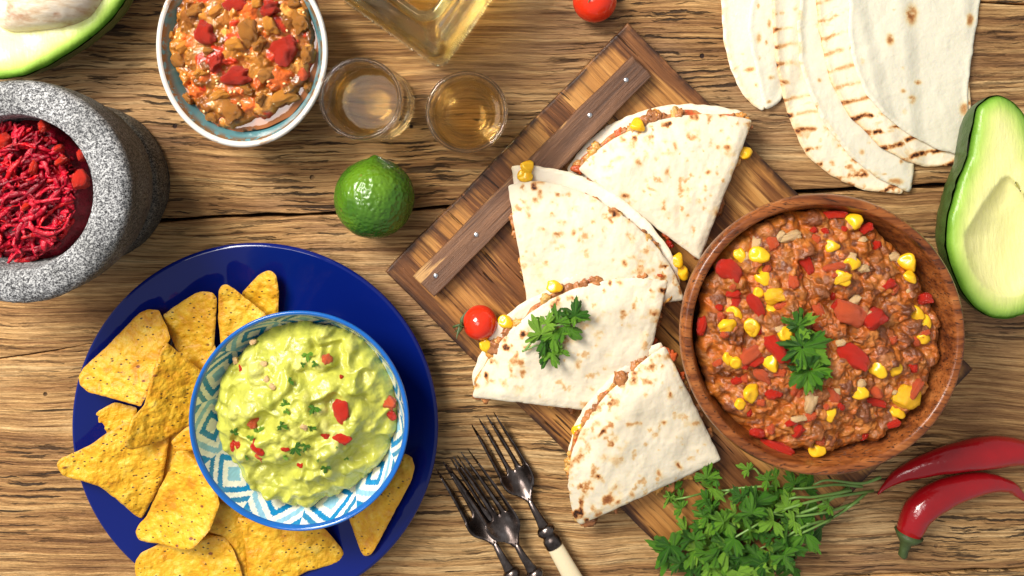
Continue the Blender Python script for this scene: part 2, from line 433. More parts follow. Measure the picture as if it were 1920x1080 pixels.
def mat_granite():
    m = M('speckled_granite'); c = m.co(False)
    v = m.noise(c, 600, 4, .8); g = m.noise(c, 1200, 2, .6); big = m.noise(c, 30, 3)
    side_mask = m.attr('side')
    col = m.ramp(m.mt('ADD', m.mt('MULTIPLY', v, .7), m.mt('MULTIPLY', g, .3)), [(.40, (.02, .02, .022)), (.47, (.15, .15, .155)), (.53, (.33, .33, .335)), (.60, (.62, .62, .61))])
    col = m.mix(1.0, col, m.ramp(m.noise(c, 42, 4, .65), [(.3, (.55, .55, .54)), (.6, (1.0, 1.0, 1.0))]), 'MULTIPLY')
    col2 = m.mix(1.0, col, (.36, .31, .23), 'MULTIPLY')
    col = m.mix(m.mt('MULTIPLY', side_mask, m.mr(big, .3, .55, .75, 1)), col, col2)  # outer wall below the rim tinted darker and browner
    m.set('Base Color', col); m.set('Roughness', .72)
    m.set('Normal', m.bump(m.mt('ADD', v, m.mt('MULTIPLY', big, .5)), .0009, .9)); return m.m
def mat_citrus():
    m = M('lime_peel'); c = m.co(False)
    v = m.vor(c, 430, 'SMOOTH_F1'); n = m.noise(c, 40, 3); y = m.attr('tone')
    col = m.mix(n, (.022, .080, .004), (.055, .145, .008)); col = m.mix(m.mt('MULTIPLY', y, .6), col, (.13, .26, .010))
    sc = m.mr(m.noise(c, 75, 4, .6), .69, .74); col = m.mix(m.mt('MULTIPLY', sc, .8), col, (.20, .12, .03))
    m.set('Base Color', col); m.set('Roughness', .27); m.set('Specular IOR Level', .55)
    m.set('Subsurface Weight', .06); m.set('Subsurface Radius', (.001, .003, .0004)); m.set('Subsurface Scale', 1.0)
    m.set('Normal', m.bump(m.mt('ADD', m.mt('MULTIPLY', v, 1.0), m.mt('MULTIPLY', m.noise(c, 190, 3), .6)), .0012, .7)); return m.m
def mat_leaf():
    m = M('parsley_leaf'); c = m.co(True); r = m.n('ShaderNodeObjectInfo', out='Random')
    base = m.ramp(r, [(0, (.030, .125, .008)), (.35, (.07, .22, .012)), (.7, (.14, .33, .020)), (1, (.25, .47, .045))])
    n = m.noise(c, 180, 3); vein = m.attr('vein')
    col = m.mix(1.0, base, m.ramp(n, [(.3, (.65, .7, .6)), (.7, (1.25, 1.2, 1.2))]), 'MULTIPLY')
    col = m.mix(m.mt('MULTIPLY', vein, .5), col, (.20, .36, .06))
    m.set('Base Color', col); m.set('Roughness', .36); m.set('Specular IOR Level', .5)
    m.set('Normal', m.bump(m.mt('SUBTRACT', m.noise(c, 420, 3), m.mt('MULTIPLY', vein, .9)), .0011, .8)); return m.m
def mat_avocado():
    m = M('avocado_flesh'); c = m.co(False); e = m.attr('rim'); p = m.attr('pit')
    n = m.noise(c, 60, 4, .6); f = m.noise(m.map(c, (260, 60, 60)), 1, 4, .6)
    e2 = m.mt('ADD', e, m.mt('MULTIPLY', m.mt('SUBTRACT', n, .5), .12))
    col = m.ramp(e2, [(0, (.10, .25, .02)), (.10, (.22, .42, .045)), (.26, (.42, .60, .11)), (.50, (.68, .74, .23)), (.8, (.85, .82, .34))])
    col = m.mix(m.mt('MULTIPLY', p, m.mr(n, .3, .7, .3, .9)), col, (.86, .80, .36))
    col = m.mix(m.mt('MULTIPLY', m.mr(m.noise(c, 95, 4, .7), .70, .76), .5), col, (.42, .33, .07))
    m.set('Base Color', col); m.set('Roughness', .34); m.set('Specular IOR Level', .45)
    m.set('Subsurface Weight', .15); m.set('Subsurface Radius', (.004, .004, .0015)); m.set('Subsurface Scale', 1.0)
    m.set('Normal', m.bump(m.mt('ADD', f, m.mt('MULTIPLY', n, 1.2)), .0011, .6)); return m.m
def mat_metal():
    m = M('tarnished_silver', Metallic=1.0); c = m.co()
    n = m.noise(c, 120, 5, .65); s_ = m.noise(m.map(c, (900, 60, 60), (0, 0, 1.0)), 1, 3)
    m.set('Base Color', m.ramp(n, [(.35, (.06, .045, .04)), (.55, (.17, .135, .12)), (.75, (.34, .29, .27))]))
    m.set('Roughness', m.mr(n, .3, .7, .34, .20)); m.set('Normal', m.bump(s_, .00012, .5)); return m.m
def mat_blue_plate():
    m = M('cobalt_glaze', Base_Color=(.002, .009, .125), Roughness=.06, IOR=1.50); c = m.co(False)
    m.set('Normal', m.bump(m.noise(c, 40, 2), .0004, .25)); return m.m

MT = {}
MT['table'] = mat_table(); MT['board'] = mat_board(); MT['batten'] = mat_batten(); MT['bowlwood'] = mat_bowl_wood()
MT['tort'] = mat_tortilla('flour_tortilla', (.70, .60, .43), (.735, .66, .51), .06); MT['tort_grill'] = mat_tortilla('grilled_tortilla', (.80, .69, .50), (.86, .78, .62), .35)
MT['tort_low'] = mat_tortilla('soft_tortilla', (.82, .70, .52), (.86, .78, .64), .12); MT['tort_white'] = mat_tortilla('pale_tortilla', (.70, .65, .50), (.73, .69, .55), .05)
MT['chip'] = mat_chip(); MT['granite'] = mat_granite(); MT['lime'] = mat_citrus(); MT['leaf'] = mat_leaf(); MT['avo'] = mat_avocado(); MT['metal'] = mat_metal()
MT['plate'] = mat_blue_plate()
MT['stem'] = mat_plain('parsley_stem', (.16, .29, .06), .4, .25, 60)
MT['corn'] = mat_plain('sweetcorn', (.84, .46, .012), .22, .14, 160, (240, .0004), Subsurface_Weight=.22, Subsurface_Radius=(.003, .0015, .0003), Subsurface_Scale=1.0)
MT['red'] = mat_plain('red_pepper_flesh', (.56, .024, .010), .14, .4, 130, (170, .0011), Subsurface_Weight=.15, Subsurface_Radius=(.004, .0008, .0004), Subsurface_Scale=1.0)
MT['tomato'] = mat_plain('tomato_skin', (.66, .030, .008), .13, .12, 60, None, Subsurface_Weight=.12, Subsurface_Radius=(.004, .0008, .0004), Subsurface_Scale=1.0)
MT['salmon'] = mat_plain('cooked_tomato', (.62, .10, .032), .18, .5, 150, (220, .0012), Subsurface_Weight=.2, Subsurface_Radius=(.004, .001, .0005), Subsurface_Scale=1.0)
MT['onion'] = mat_plain('cooked_onion', (.62, .40, .19), .25, .25, 140, (260, .0005), Subsurface_Weight=.3, Subsurface_Radius=(.004, .003, .001), Subsurface_Scale=1.0)
MT['chili'] = mat_plain('chili_skin', (.37, .006, .010), .19, .25, 40, (55, .0016), Coat_Weight=.4, Coat_Roughness=.12)
MT['calyx'] = mat_plain('green_stalk', (.055, .085, .022), .5, .4, 200, (300, .0008))
MT['skin'] = mat_plain('avocado_skin', (.040, .088, .014), .38, .5, 120, (190, .0014))
MT['nail'] = mat_plain('nail_steel', (.75, .76, .78), .3, .1, 300, None, Metallic=1.0)
MT['ivory'] = mat_plain('ivory_handle', (.74, .62, .40), .3, .08, 30, None, Subsurface_Weight=.1, Subsurface_Scale=.003)
MT['glass'] = mat_glass('clear_glass', clear=.10)
MT['glass_green'] = mat_glass('greenish_glass', (.88, 1, .92), 1.5, .18, (.96, 1, .96), 6)
MT['tequila'] = mat_glass('golden_tequila', (1, .74, .14), 1.36, .48, (1, .90, .52), 22)
MT['bottle_drink'] = mat_glass('pale_gold_tequila', (1, .78, .14), 1.36, .45, (1, .86, .42), 13)

# ================================================================ SETTING: the plank table
def obj_local(name, V, F, mat, root, smooth=True, attrs=None):
    """like obj(), for a root that is also turned about Z"""
    r = Matrix.Rotation(-root.rotation_euler[2], 3, 'Z'); V = (np.asarray(V, float) - np.array(root.location)) @ np.array(r).T
    me = raw_mesh(name, V, F, smooth, attrs); me.materials.append(mat)
    return link(bpy.data.objects.new(name, me), root)
def inset(poly, d):
    """move a closed polygon inwards by d"""
    a = np.roll(poly, 1, 0); b = np.roll(poly, -1, 0)
    area_ = np.sum(poly[:, 0] * np.roll(poly[:, 1], -1) - np.roll(poly[:, 0], -1) * poly[:, 1])
    e1 = poly - a; e2 = b - poly
    n1 = np.stack([-e1[:, 1], e1[:, 0]], 1); n2 = np.stack([-e2[:, 1], e2[:, 0]], 1)
    n1 /= np.linalg.norm(n1, axis=1)[:, None] + 1e-12; n2 /= np.linalg.norm(n2, axis=1)[:, None] + 1e-12
    n = n1 + n2; n /= np.maximum(np.linalg.norm(n, axis=1)[:, None], .5) ** 2 / 2 + .5 if False else (np.sum(n * n, 1)[:, None] / 2 + 1e-9)
    return poly + n * d * (1 if area_ > 0 else -1)
def prism(poly, z0, z1, bevel=.001, rings=2):
    """poly in world metres -> V, F with a rounded upper edge and an n-gon top"""
    if np.sum(poly[:, 0] * np.roll(poly[:, 1], -1) - np.roll(poly[:, 0], -1) * poly[:, 1]) < 0: poly = poly[::-1]
    n = len(poly); L = [(poly, z0)]
    for i in range(rings + 1):
        a = math.pi / 2 * i / rings; L.append((inset(poly, bevel * (1 - math.cos(a))), z1 - bevel + bevel * math.sin(a)))
    V = np.vstack([np.column_stack([p, np.full(n, z)]) for p, z in L]); F = []
    for k in range(len(L) - 1):
        F += [(k * n + i, k * n + (i + 1) % n, (k + 1) * n + (i + 1) % n, (k + 1) * n + i) for i in range(n)]
    F.append(tuple(range(n))[::-1]); F.append(tuple((len(L) - 1) * n + i for i in range(n)))
    return V, F
def pxpoly(pts, z): return np.array([P(x, y, z) for x, y in pts])
def ragged(a, b, step=14, amp=1.4, seed=0):
    n = max(2, int(math.hypot(b[0] - a[0], b[1] - a[1]) / step)); t = np.linspace(0, 1, n)
    x = a[0] + (b[0] - a[0]) * t; y = a[1] + (b[1] - a[1]) * t + amp * fbm(t * n / 5.0, 0.3, 0, seed, 3)
    return list(zip(x, y))

table = tag(bpy.data.objects.new('table_top', None), 'weathered brown plank table top under all the dishes', kind='structure'); link(table); table.location = (0, 0, -0.03)
XL, XR = -420, 2340
s1 = (-103, 45); s2 = (427, 343); s3 = (1160, 1065)
def seam(ys, seed, gap, amp=1.6, rev=False):
    l = ragged((XL, ys[0] + 18 + gap), (XR, ys[1] - 20 + gap), 14, amp, seed); return l[::-1] if rev else l
crack_u = [(XL, 705), (-120, 688), (0, 671), (60, 663), (110, 655), (168, 645)]
crack_l = [(110, 657.2), (60, 665.6), (0, 674), (-120, 691), (XL, 709)]
planks = [
    [(XL, -520), (XR, -520)] + seam(s1, 3, -2.2, 1.6, True),
    seam(s1, 5, 1.8) + seam(s2, 7, -4.2, 2.4, True),
    seam(s2, 11, 3.6, 2.4) + seam(s3, 13, -2.2, 2.0, True) + crack_l[::-1] + crack_u[::-1],
    seam(s3, 17, 2.2) + [(XR, 1560), (XL, 1560)],
]
for pl in planks:
    pl = pxpoly(pl, 0)
    V, F = prism(pl, -.028, 0, .0012)
    obj('plank', V, F, MT['table'], table, False)
V, F = prism(pxpoly([(XL, -520), (XR, -520), (XR, 1560), (XL, 1560)], 0), -.06, -.032, .001)
obj('seam_light_blocker', V, F, mat_plain('seam_blocker_dark', (.02, .012, .008), .8), table, False)  # unseen dark sheet added below the planks to keep light out of the seams

# ================================================================ serving board
ZB = .015
A_, B_, C_ = (1178, 42), (722, 510), (1827, 693); D_ = (B_[0] + C_[0] - A_[0], B_[1] + C_[1] - A_[1])
board = thing('serving_board', 'scorched dark and amber wooden serving board with a nailed batten, under the quesadillas', 'serving board',
              (*P((B_[0] + C_[0]) / 2, (B_[1] + C_[1]) / 2, 0), 0), rot=math.radians(-45))
def seg(a, b, amp, sd):
    n = int(math.hypot(b[0] - a[0], b[1] - a[1]) / 12); t = np.linspace(0, 1, n, endpoint=False)
    nx, ny = -(b[1] - a[1]), b[0] - a[0]; L = math.hypot(nx, ny); o = amp * fbm(t * n / 6, .2, 0, sd, 3) * np.minimum(1, np.minimum(t, 1 - t) * 15)
    return np.stack([a[0] + (b[0] - a[0]) * t + nx / L * o, a[1] + (b[1] - a[1]) * t + ny / L * o], 1)
bp = np.vstack([seg(A_, B_, 1.5, 1), seg(B_, D_, 1.3, 2), seg(D_, C_, 1.3, 3), seg(C_, A_, 1.3, 4)])
bw = np.array([P(x, y, ZB) for x, y in bp])
bv, bt, bpl = tri(inset(bw, .0012 * (1 if np.sum(bw[:, 0] * np.roll(bw[:, 1], -1) - np.roll(bw[:, 0], -1) * bw[:, 1]) else 1)), .0035)
V, F = prism(bw, .0, ZB - .0006, .0014)
F = F[:-1]
nb = len(V); sg = np.sum(bw[:, 0] * np.roll(bw[:, 1], -1) - np.roll(bw[:, 0], -1) * bw[:, 1]) > 0
V2 = np.column_stack([bv, np.full(len(bv), ZB)]); a, b, c = bt.T
ar = (bv[b, 0] - bv[a, 0]) * (bv[c, 1] - bv[a, 1]) - (bv[c, 0] - bv[a, 0]) * (bv[b, 1] - bv[a, 1])
bt = np.where((ar < 0)[:, None], bt[:, ::-1], bt)
Vall = np.vstack([V, V2]); Fall = list(F) + [tuple(x) for x in (bt + nb)]
dd = pdist(Vall[:, :2], bw)
obj_local('panel', Vall, Fall, MT['board'], board, False, {'edge': 1 - sstep(dd, .001, .006)})
zt = ZB + .0095
bat = np.vstack([seg((1186, 104), (774, 519), 1.2, 21), seg((774, 519), (814, 557), 2.2, 22), seg((814, 557), (1222, 143), 1.2, 23), seg((1222, 143), (1186, 104), 2.2, 24)])
V, F = prism(np.array([P(x, y, zt) for x, y in bat]), ZB + .0004, zt, .0009)
obj_local('batten', V, F, MT['batten'], board, False)
for (x, y) in ((817, 517), (893, 440), (1106, 216), (1174, 150)):
    p = P(x, y, zt); V, F = lathe([(.0001, .0009), (.0011, .0008), (.0017, .0003), (.0018, -.001)], 14, p); V[:, 2] += zt
    obj_local('nail', V, F, MT['nail'], board)

# ================================================================ quesadillas
W = {}
W[1] = ([(1312, 488), (1345, 400), (1380, 310), (1411, 225), (1370, 217), (1320, 213), (1275, 217), (1230, 226), (1190, 240), (1150, 260), (1115, 285), (1083, 318), (1160, 376), (1240, 434)],
        [(1305, 480), (1345, 390), (1408, 222), (1385, 207), (1340, 199), (1290, 194), (1250, 197), (1205, 208), (1165, 222), (1130, 242), (1100, 268), (1078, 295), (1062, 320), (1180, 395)])
W[2] = ([(1000, 640), (985, 545), (968, 445), (952, 347), (985, 340), (1015, 340), (1050, 346), (1085, 357), (1120, 374), (1155, 395), (1190, 420), (1220, 450), (1245, 480), (1265, 512), (1277, 540), (1283, 562), (1240, 568), (1120, 600)],
        [(1000, 630), (980, 470), (958, 312), (995, 309), (1035, 315), (1075, 325), (1110, 340), (1150, 362), (1185, 388), (1215, 415), (1245, 450), (1262, 480), (1273, 515), (1277, 555), (1130, 595)])
W[3] = ([(1190, 780), (1090, 768), (985, 756), (885, 745), (893, 715), (905, 690), (925, 658), (945, 632), (972, 604), (1000, 583), (1035, 560), (1070, 543), (1110, 530), (1150, 523), (1200, 520), (1255, 522), (1240, 580), (1225, 640)],
        [(1185, 770), (1040, 757), (890, 742), (886, 705), (897, 670), (915, 635), (935, 603), (960, 582), (995, 558), (1030, 543), (1060, 520), (1090, 505), (1120, 495), (1150, 490), (1185, 488), (1225, 494), (1258, 505), (1250, 540), (1222, 640)])
W[4] = ([(1352, 862), (1300, 755), (1247, 648), (1220, 665), (1190, 690), (1160, 718), (1130, 748), (1105, 780), (1085, 815), (1072, 850), (1066, 885), (1066, 915), (1070, 948), (1077, 970), (1086, 985), (1175, 945), (1265, 903)],
        [(1345, 855), (1290, 750), (1240, 641), (1210, 652), (1180, 675), (1150, 700), (1120, 732), (1095, 765), (1076, 800), (1066, 835), (1063, 870), (1066, 920), (1082, 975), (1200, 925)])
ARC = {1: (3, 12), 2: (3, 16), 3: (3, 16), 4: (2, 15)}
LBL = {1: 'quesadilla wedge pointing down, topmost, beside the grooved batten and partly under another wedge',
       2: 'quesadilla wedge whose upper corner shows a corn kernel, overlapping the batten',
       3: 'quesadilla wedge with the parsley sprig on top, beside the cherry tomato',
       4: 'quesadilla wedge nearest the forks, lapping the lower edge of the board'}
LBL[1] = 'uppermost quesadilla wedge on the board, its tip tucked beside the wooden chili bowl'
outl = {k: (outline(u, 8, 2, .8, k), outline(l, 8, 2, 1.6, k + 40)) for k, (u, l) in W.items()}
TH = .0128
def pl3(a, b, c):
    A = np.array([[q[0], q[1], 1] for q in (a, b, c)], float); k = np.linalg.solve(A, np.array([a[2], b[2], c[2]]))
    return lambda v: v[:, 0] * k[0] + v[:, 1] * k[1] + k[2]
# each wedge is stiff: it leans on the one below it
LEAN = {1: lambda v: 0 * v[:, 0], 2: pl3((1090, 330, .0130), (1270, 510, .0125), (960, 500, .0008)), 3: pl3((1000, 583, .0125), (1250, 520, .0160), (895, 745, .0)), 4: pl3((1247, 650, .0165), (1100, 768, .0150), (1085, 985, .0008))}
def drape(v2, k): return np.logaddexp(0, LEAN[k](v2) / .0012) * .0012
# the board lies higher than the table: sheets that leave it sag a little
def sag(v2): return -.006 * sstep(-sdist(v2, np.array([A_, B_, D_, C_], float)), 0, 90)
QZ = {}
tomred = (.55, .05, .02)
for k in (1, 2, 3, 4):
    up, lo = outl[k]; i0, i1 = ARC[k]; arc = np.array(W[k][0][i0:i1 + 0 if k == 1 else i1], float)
    q = thing('quesadilla', LBL[k], 'quesadilla', (*P(*np.mean(W[k][0], 0), ZB), ZB), 'quesadilla wedges fanned out on the board')
    def darc(v): 
        r = np.full(len(v), 1e9)
        for a, b in zip(arc[:-1], arc[1:]):
            ab = b - a; t = np.clip(((v - a) @ ab) / (ab @ ab), 0, 1); r = np.minimum(r, np.hypot(*(v - a - t[:, None] * ab).T))
        return r
    base = ZB + .0016
    def zlo(v, d=None): return base + drape(v, k) + sag(v) + .0006 * fbm(v[:, 0] / 40, v[:, 1] / 40, 0, k, 2)
    def zup(v, d=None):
        z = base + drape(v, k) + sag(v) + TH * (.55 + .45 * sstep(darc(v), 0, 60)) - .0015 * (1 - sstep(pdist(v, up), 0, 16))
        return z + .0016 * fbm(v[:, 0] / 85, v[:, 1] / 85, 0, k + 5, 2) + .00032 * fbm(v[:, 0] / 17, v[:, 1] / 22, 0, k + 9, 3)
    QZ[k] = zup
    sheet('lower_tortilla', lo, zlo, .0022, MT['tort_low'], q, 5, attr=lambda v, d: {'toast': .10 * (1 - sstep(d, 0, 5))})
    def toast(v, d):
        a = darc(v); n1 = fbm(v[:, 0] / 26, v[:, 1] / 26, 0, k * 7, 3); n2 = fbm(v[:, 0] / 11, v[:, 1] / 13, 0, k * 7 + 3, 3)
        amt = {1: .70, 2: .50, 3: .62, 4: .60}[k]
        t = amt * sstep(n2 + .35 * n1, .28, .9) * (np.exp(-((a - 14) / 15) ** 2) * .8 + np.exp(-((a - 55) / 32) ** 2) * .42)
        t += amt * .85 * sstep(n2 + .5 * n1, .78, 1.15) * .6
        t += .30 * sstep(fbm(v[:, 0] / 48, v[:, 1] / 40, 3, k * 5, 3), .25, .9) * (.35 + np.exp(-a / 70)) * sstep(n2, -.4, .3)
        for s_ in range(9):
            r_ = np.random.default_rng(k * 100 + s_); cx, cy = v[r_.integers(len(v))]; a_, b_, th = r_.uniform(4, 9), r_.uniform(3, 5), r_.uniform(0, 3)
            dx, dy = v[:, 0] - cx + 3 * n1, v[:, 1] - cy + 3 * n2; u_ = dx * math.cos(th) + dy * math.sin(th); w_ = -dx * math.sin(th) + dy * math.cos(th)
            t += r_.uniform(.4, .85) * np.exp(-(u_ / a_) ** 2 - (w_ / b_) ** 2)
        return {'toast': np.clip(t, 0, 1)}
    sheet('upper_tortilla', up, zup, .0022, MT['tort'], q, 3.0, attr=toast)
    # filling between the two tortillas, showing along the arc and the cut sides
    if not MT.get('fill'): MT['fill'] = mat_vc('cooked_filling', .30, .12, (420, .0009), .5, .35)
    J = Join(); rr = np.random.default_rng(k + 300)
    ctr = np.mean(W[k][0], 0); mid_ = resample(up, 9)
    on = darc(mid_) < 4; nv = vn(mid_[:, 0] / 24, mid_[:, 1] / 24, 0, k); nv2 = vn(mid_[:, 0] / 60, mid_[:, 1] / 60, 0, k + 3)
    dirv = (mid_ - ctr) / np.linalg.norm(mid_ - ctr, axis=1)[:, None]
    fo = mid_ + dirv * np.where(on, {1: 7, 2: -4, 3: 6, 4: 6}[k] + 9 * nv + 8 * nv2, -2.2 + 3.5 * nv)[:, None]
    for _ in range(3):
        e_ = np.clip(2.5 - sdist(fo, lo), 0, 14); fo = fo - (fo - ctr) / np.linalg.norm(fo - ctr, axis=1)[:, None] * np.where(on, e_, 0)[:, None]
    v2, T, pl_ = tri(fo, 3.2); d = pdist(v2, pl_)
    n_ = fbm(v2[:, 0] / 9, v2[:, 1] / 9, 0, k + 60, 3); n2_ = fbm(v2[:, 0] / 14, v2[:, 1] / 14, 0, k + 70, 2)
    zb_ = zlo(v2); zz = zb_ + (.0042 + .0026 * n_) * np.sqrt(np.clip(d / 9, 0, 1)) + .0012
    zz = np.minimum(zz, zup(v2) - .0012)
    kk_ = (H - zz) / H; VV = np.stack([CX + (v2[:, 0] - NX) * S * kk_, CY + (NY - v2[:, 1]) * S * kk_, zz], 1)
    pal = np.array([(.36, .135, .045), (.46, .18, .055), (.58, .24, .05), (.64, .31, .07), (.56, .10, .025), (.66, .36, .10)])
    cw_ = sstep(n2_, -.5, .8)[:, None]; cc_ = pal[0] * (1 - cw_) + pal[3] * cw_
    cc_ = np.where((n_ > .55)[:, None], pal[4], cc_)
    a_, b_, c_ = T.T; ar = (VV[b_, 0] - VV[a_, 0]) * (VV[c_, 1] - VV[a_, 1]) - (VV[c_, 0] - VV[a_, 0]) * (VV[b_, 1] - VV[a_, 1])
    T = np.where((ar < 0)[:, None], T[:, ::-1], T); J.V.append(VV); J.F += T.tolist(); J.n += len(VV); J.A.append(cc_)
    pts = resample(fo, 7); zp = zlo(pts); oa = darc(pts) < 26
    for p_, z_, o_ in zip(pts, zp, oa):
        if rr.random() > (.60 if o_ else .22) or (o_ and vn(np.array([p_[0] / 38.0]), p_[1] / 38.0, 0, k + 2)[0] < (.15 if k == 2 else -.3)): continue
        pq = p_ + (ctr - p_) / np.linalg.norm(ctr - p_) * rr.uniform(-1, 7); zq = z_ + rr.uniform(.002, .005)
        s_ = rr.uniform(.0014, .0036); V, F = blob((s_ * rr.uniform(.9, 1.7), s_, s_ * .55), int(rr.integers(1e6)), .5, 1.7, 3)
        J.add(V @ rotm(0, 0, rr.uniform(0, 6)).T + np.array([*P(*pq, zq), zq]), F, pal[rr.choice(6, p=[.3, .22, .2, .12, .08, .08])])
    tag(J.build('filling', MT['fill'], q), kind='stuff')
def kernel(seed):
    v, f = ico(3); v = v.copy(); t = v[:, 1]
    wdt = .0042 * (1 - .30 * sstep(-t, -.1, 1.0)); V = np.stack([np.sign(v[:, 0]) * np.abs(v[:, 0]) ** .8 * wdt, t * .0050, np.sign(v[:, 2]) * np.abs(v[:, 2]) ** .8 * .0029 * (1 - .25 * sstep(-t, 0, 1))], 1)
    V[:, 2] -= .0013 * np.exp(-((v[:, 0] / .42) ** 2 + ((t - .50) / .38) ** 2)) * (v[:, 2] > 0); V[:, 0] *= 1 + .12 * math.sin(seed * 2.3) * t; V[:, 1] += .0012 * math.sin(seed) * (v[:, 0] ** 2)
    return V + .00045 * fbm(v[:, 0] * 2 + seed, v[:, 1] * 2, v[:, 2] * 2, seed, 2)[:, None] * v, f
KERN = []
for i in range(4):
    V, F = kernel(i); me = raw_mesh('corn_kernel', V, F); me.materials.append(MT['corn']); KERN.append(me)
def place(name, me, root, loc, rot, sc=1.0, label=None):
    o = bpy.data.objects.new(name, me); link(o, root); r = root.rotation_euler[2] if root else 0
    l = Vector(loc) - Vector(wl(root)) if root else Vector(loc)
    o.location = Matrix.Rotation(-r, 3, 'Z') @ l if r else l
    o.rotation_euler = rot; o.scale = (sc, sc, sc) if not isinstance(sc, tuple) else sc
    if label: o['label'] = label
    return o
quesas = [o for o in COL.objects if o.name.startswith('quesadilla')]
for (k, x, y, z, rz) in ((1, 1197, 236, .010, .9), (1, 1397, 287, .006, 2.0), (2, 989, 316, .008, .2), (2, 985, 330, .0085, 1.2), (2, 1270, 487, .004, 2.7), (2, 1279, 512, .003, .4),
                         (3, 1040, 538, .012, 1.3), (3, 912, 650, .006, .6), (3, 948, 604, .007, 1.0), (4, 1086, 806, .006, 2.2)):
    zz = ZB + .0016 + z + float(drape(np.array([[x, y]], float), k)[0]) * .6
    place('corn_kernel', KERN[(x + y) % 4], quesas[k - 1], PV(x, y, zz), (.3 * math.sin(x), .25, rz), 1.0)
def dice(seed, boxy=.46, rough=.20, sub=4):
    V, F = blob((1, 1, 1), seed, rough, 1.25, sub, boxy); V[:, 2] -= .22 * V[:, 0] ** 2; V[:, 0] *= 1 + .25 * math.sin(seed) * V[:, 1]; return V, F
DICE = []
for i in range(5):
    V, F = dice(i + 11); DICE.append((V, F))
def dice_mesh(i, mat):
    V, F = DICE[i % 5]; me = raw_mesh('piece', V, F); me.materials.append(mat); return me
DR = [dice_mesh(i, MT['red']) for i in range(5)]; DS = [dice_mesh(i, MT['salmon']) for i in range(5)]; DO = [dice_mesh(i, MT['onion']) for i in range(3)]
place('pepper_piece', DR[1], quesas[1], PV(1252, 460, ZB + .010), (.3, .2, .5), (.0034, .0028, .0024))

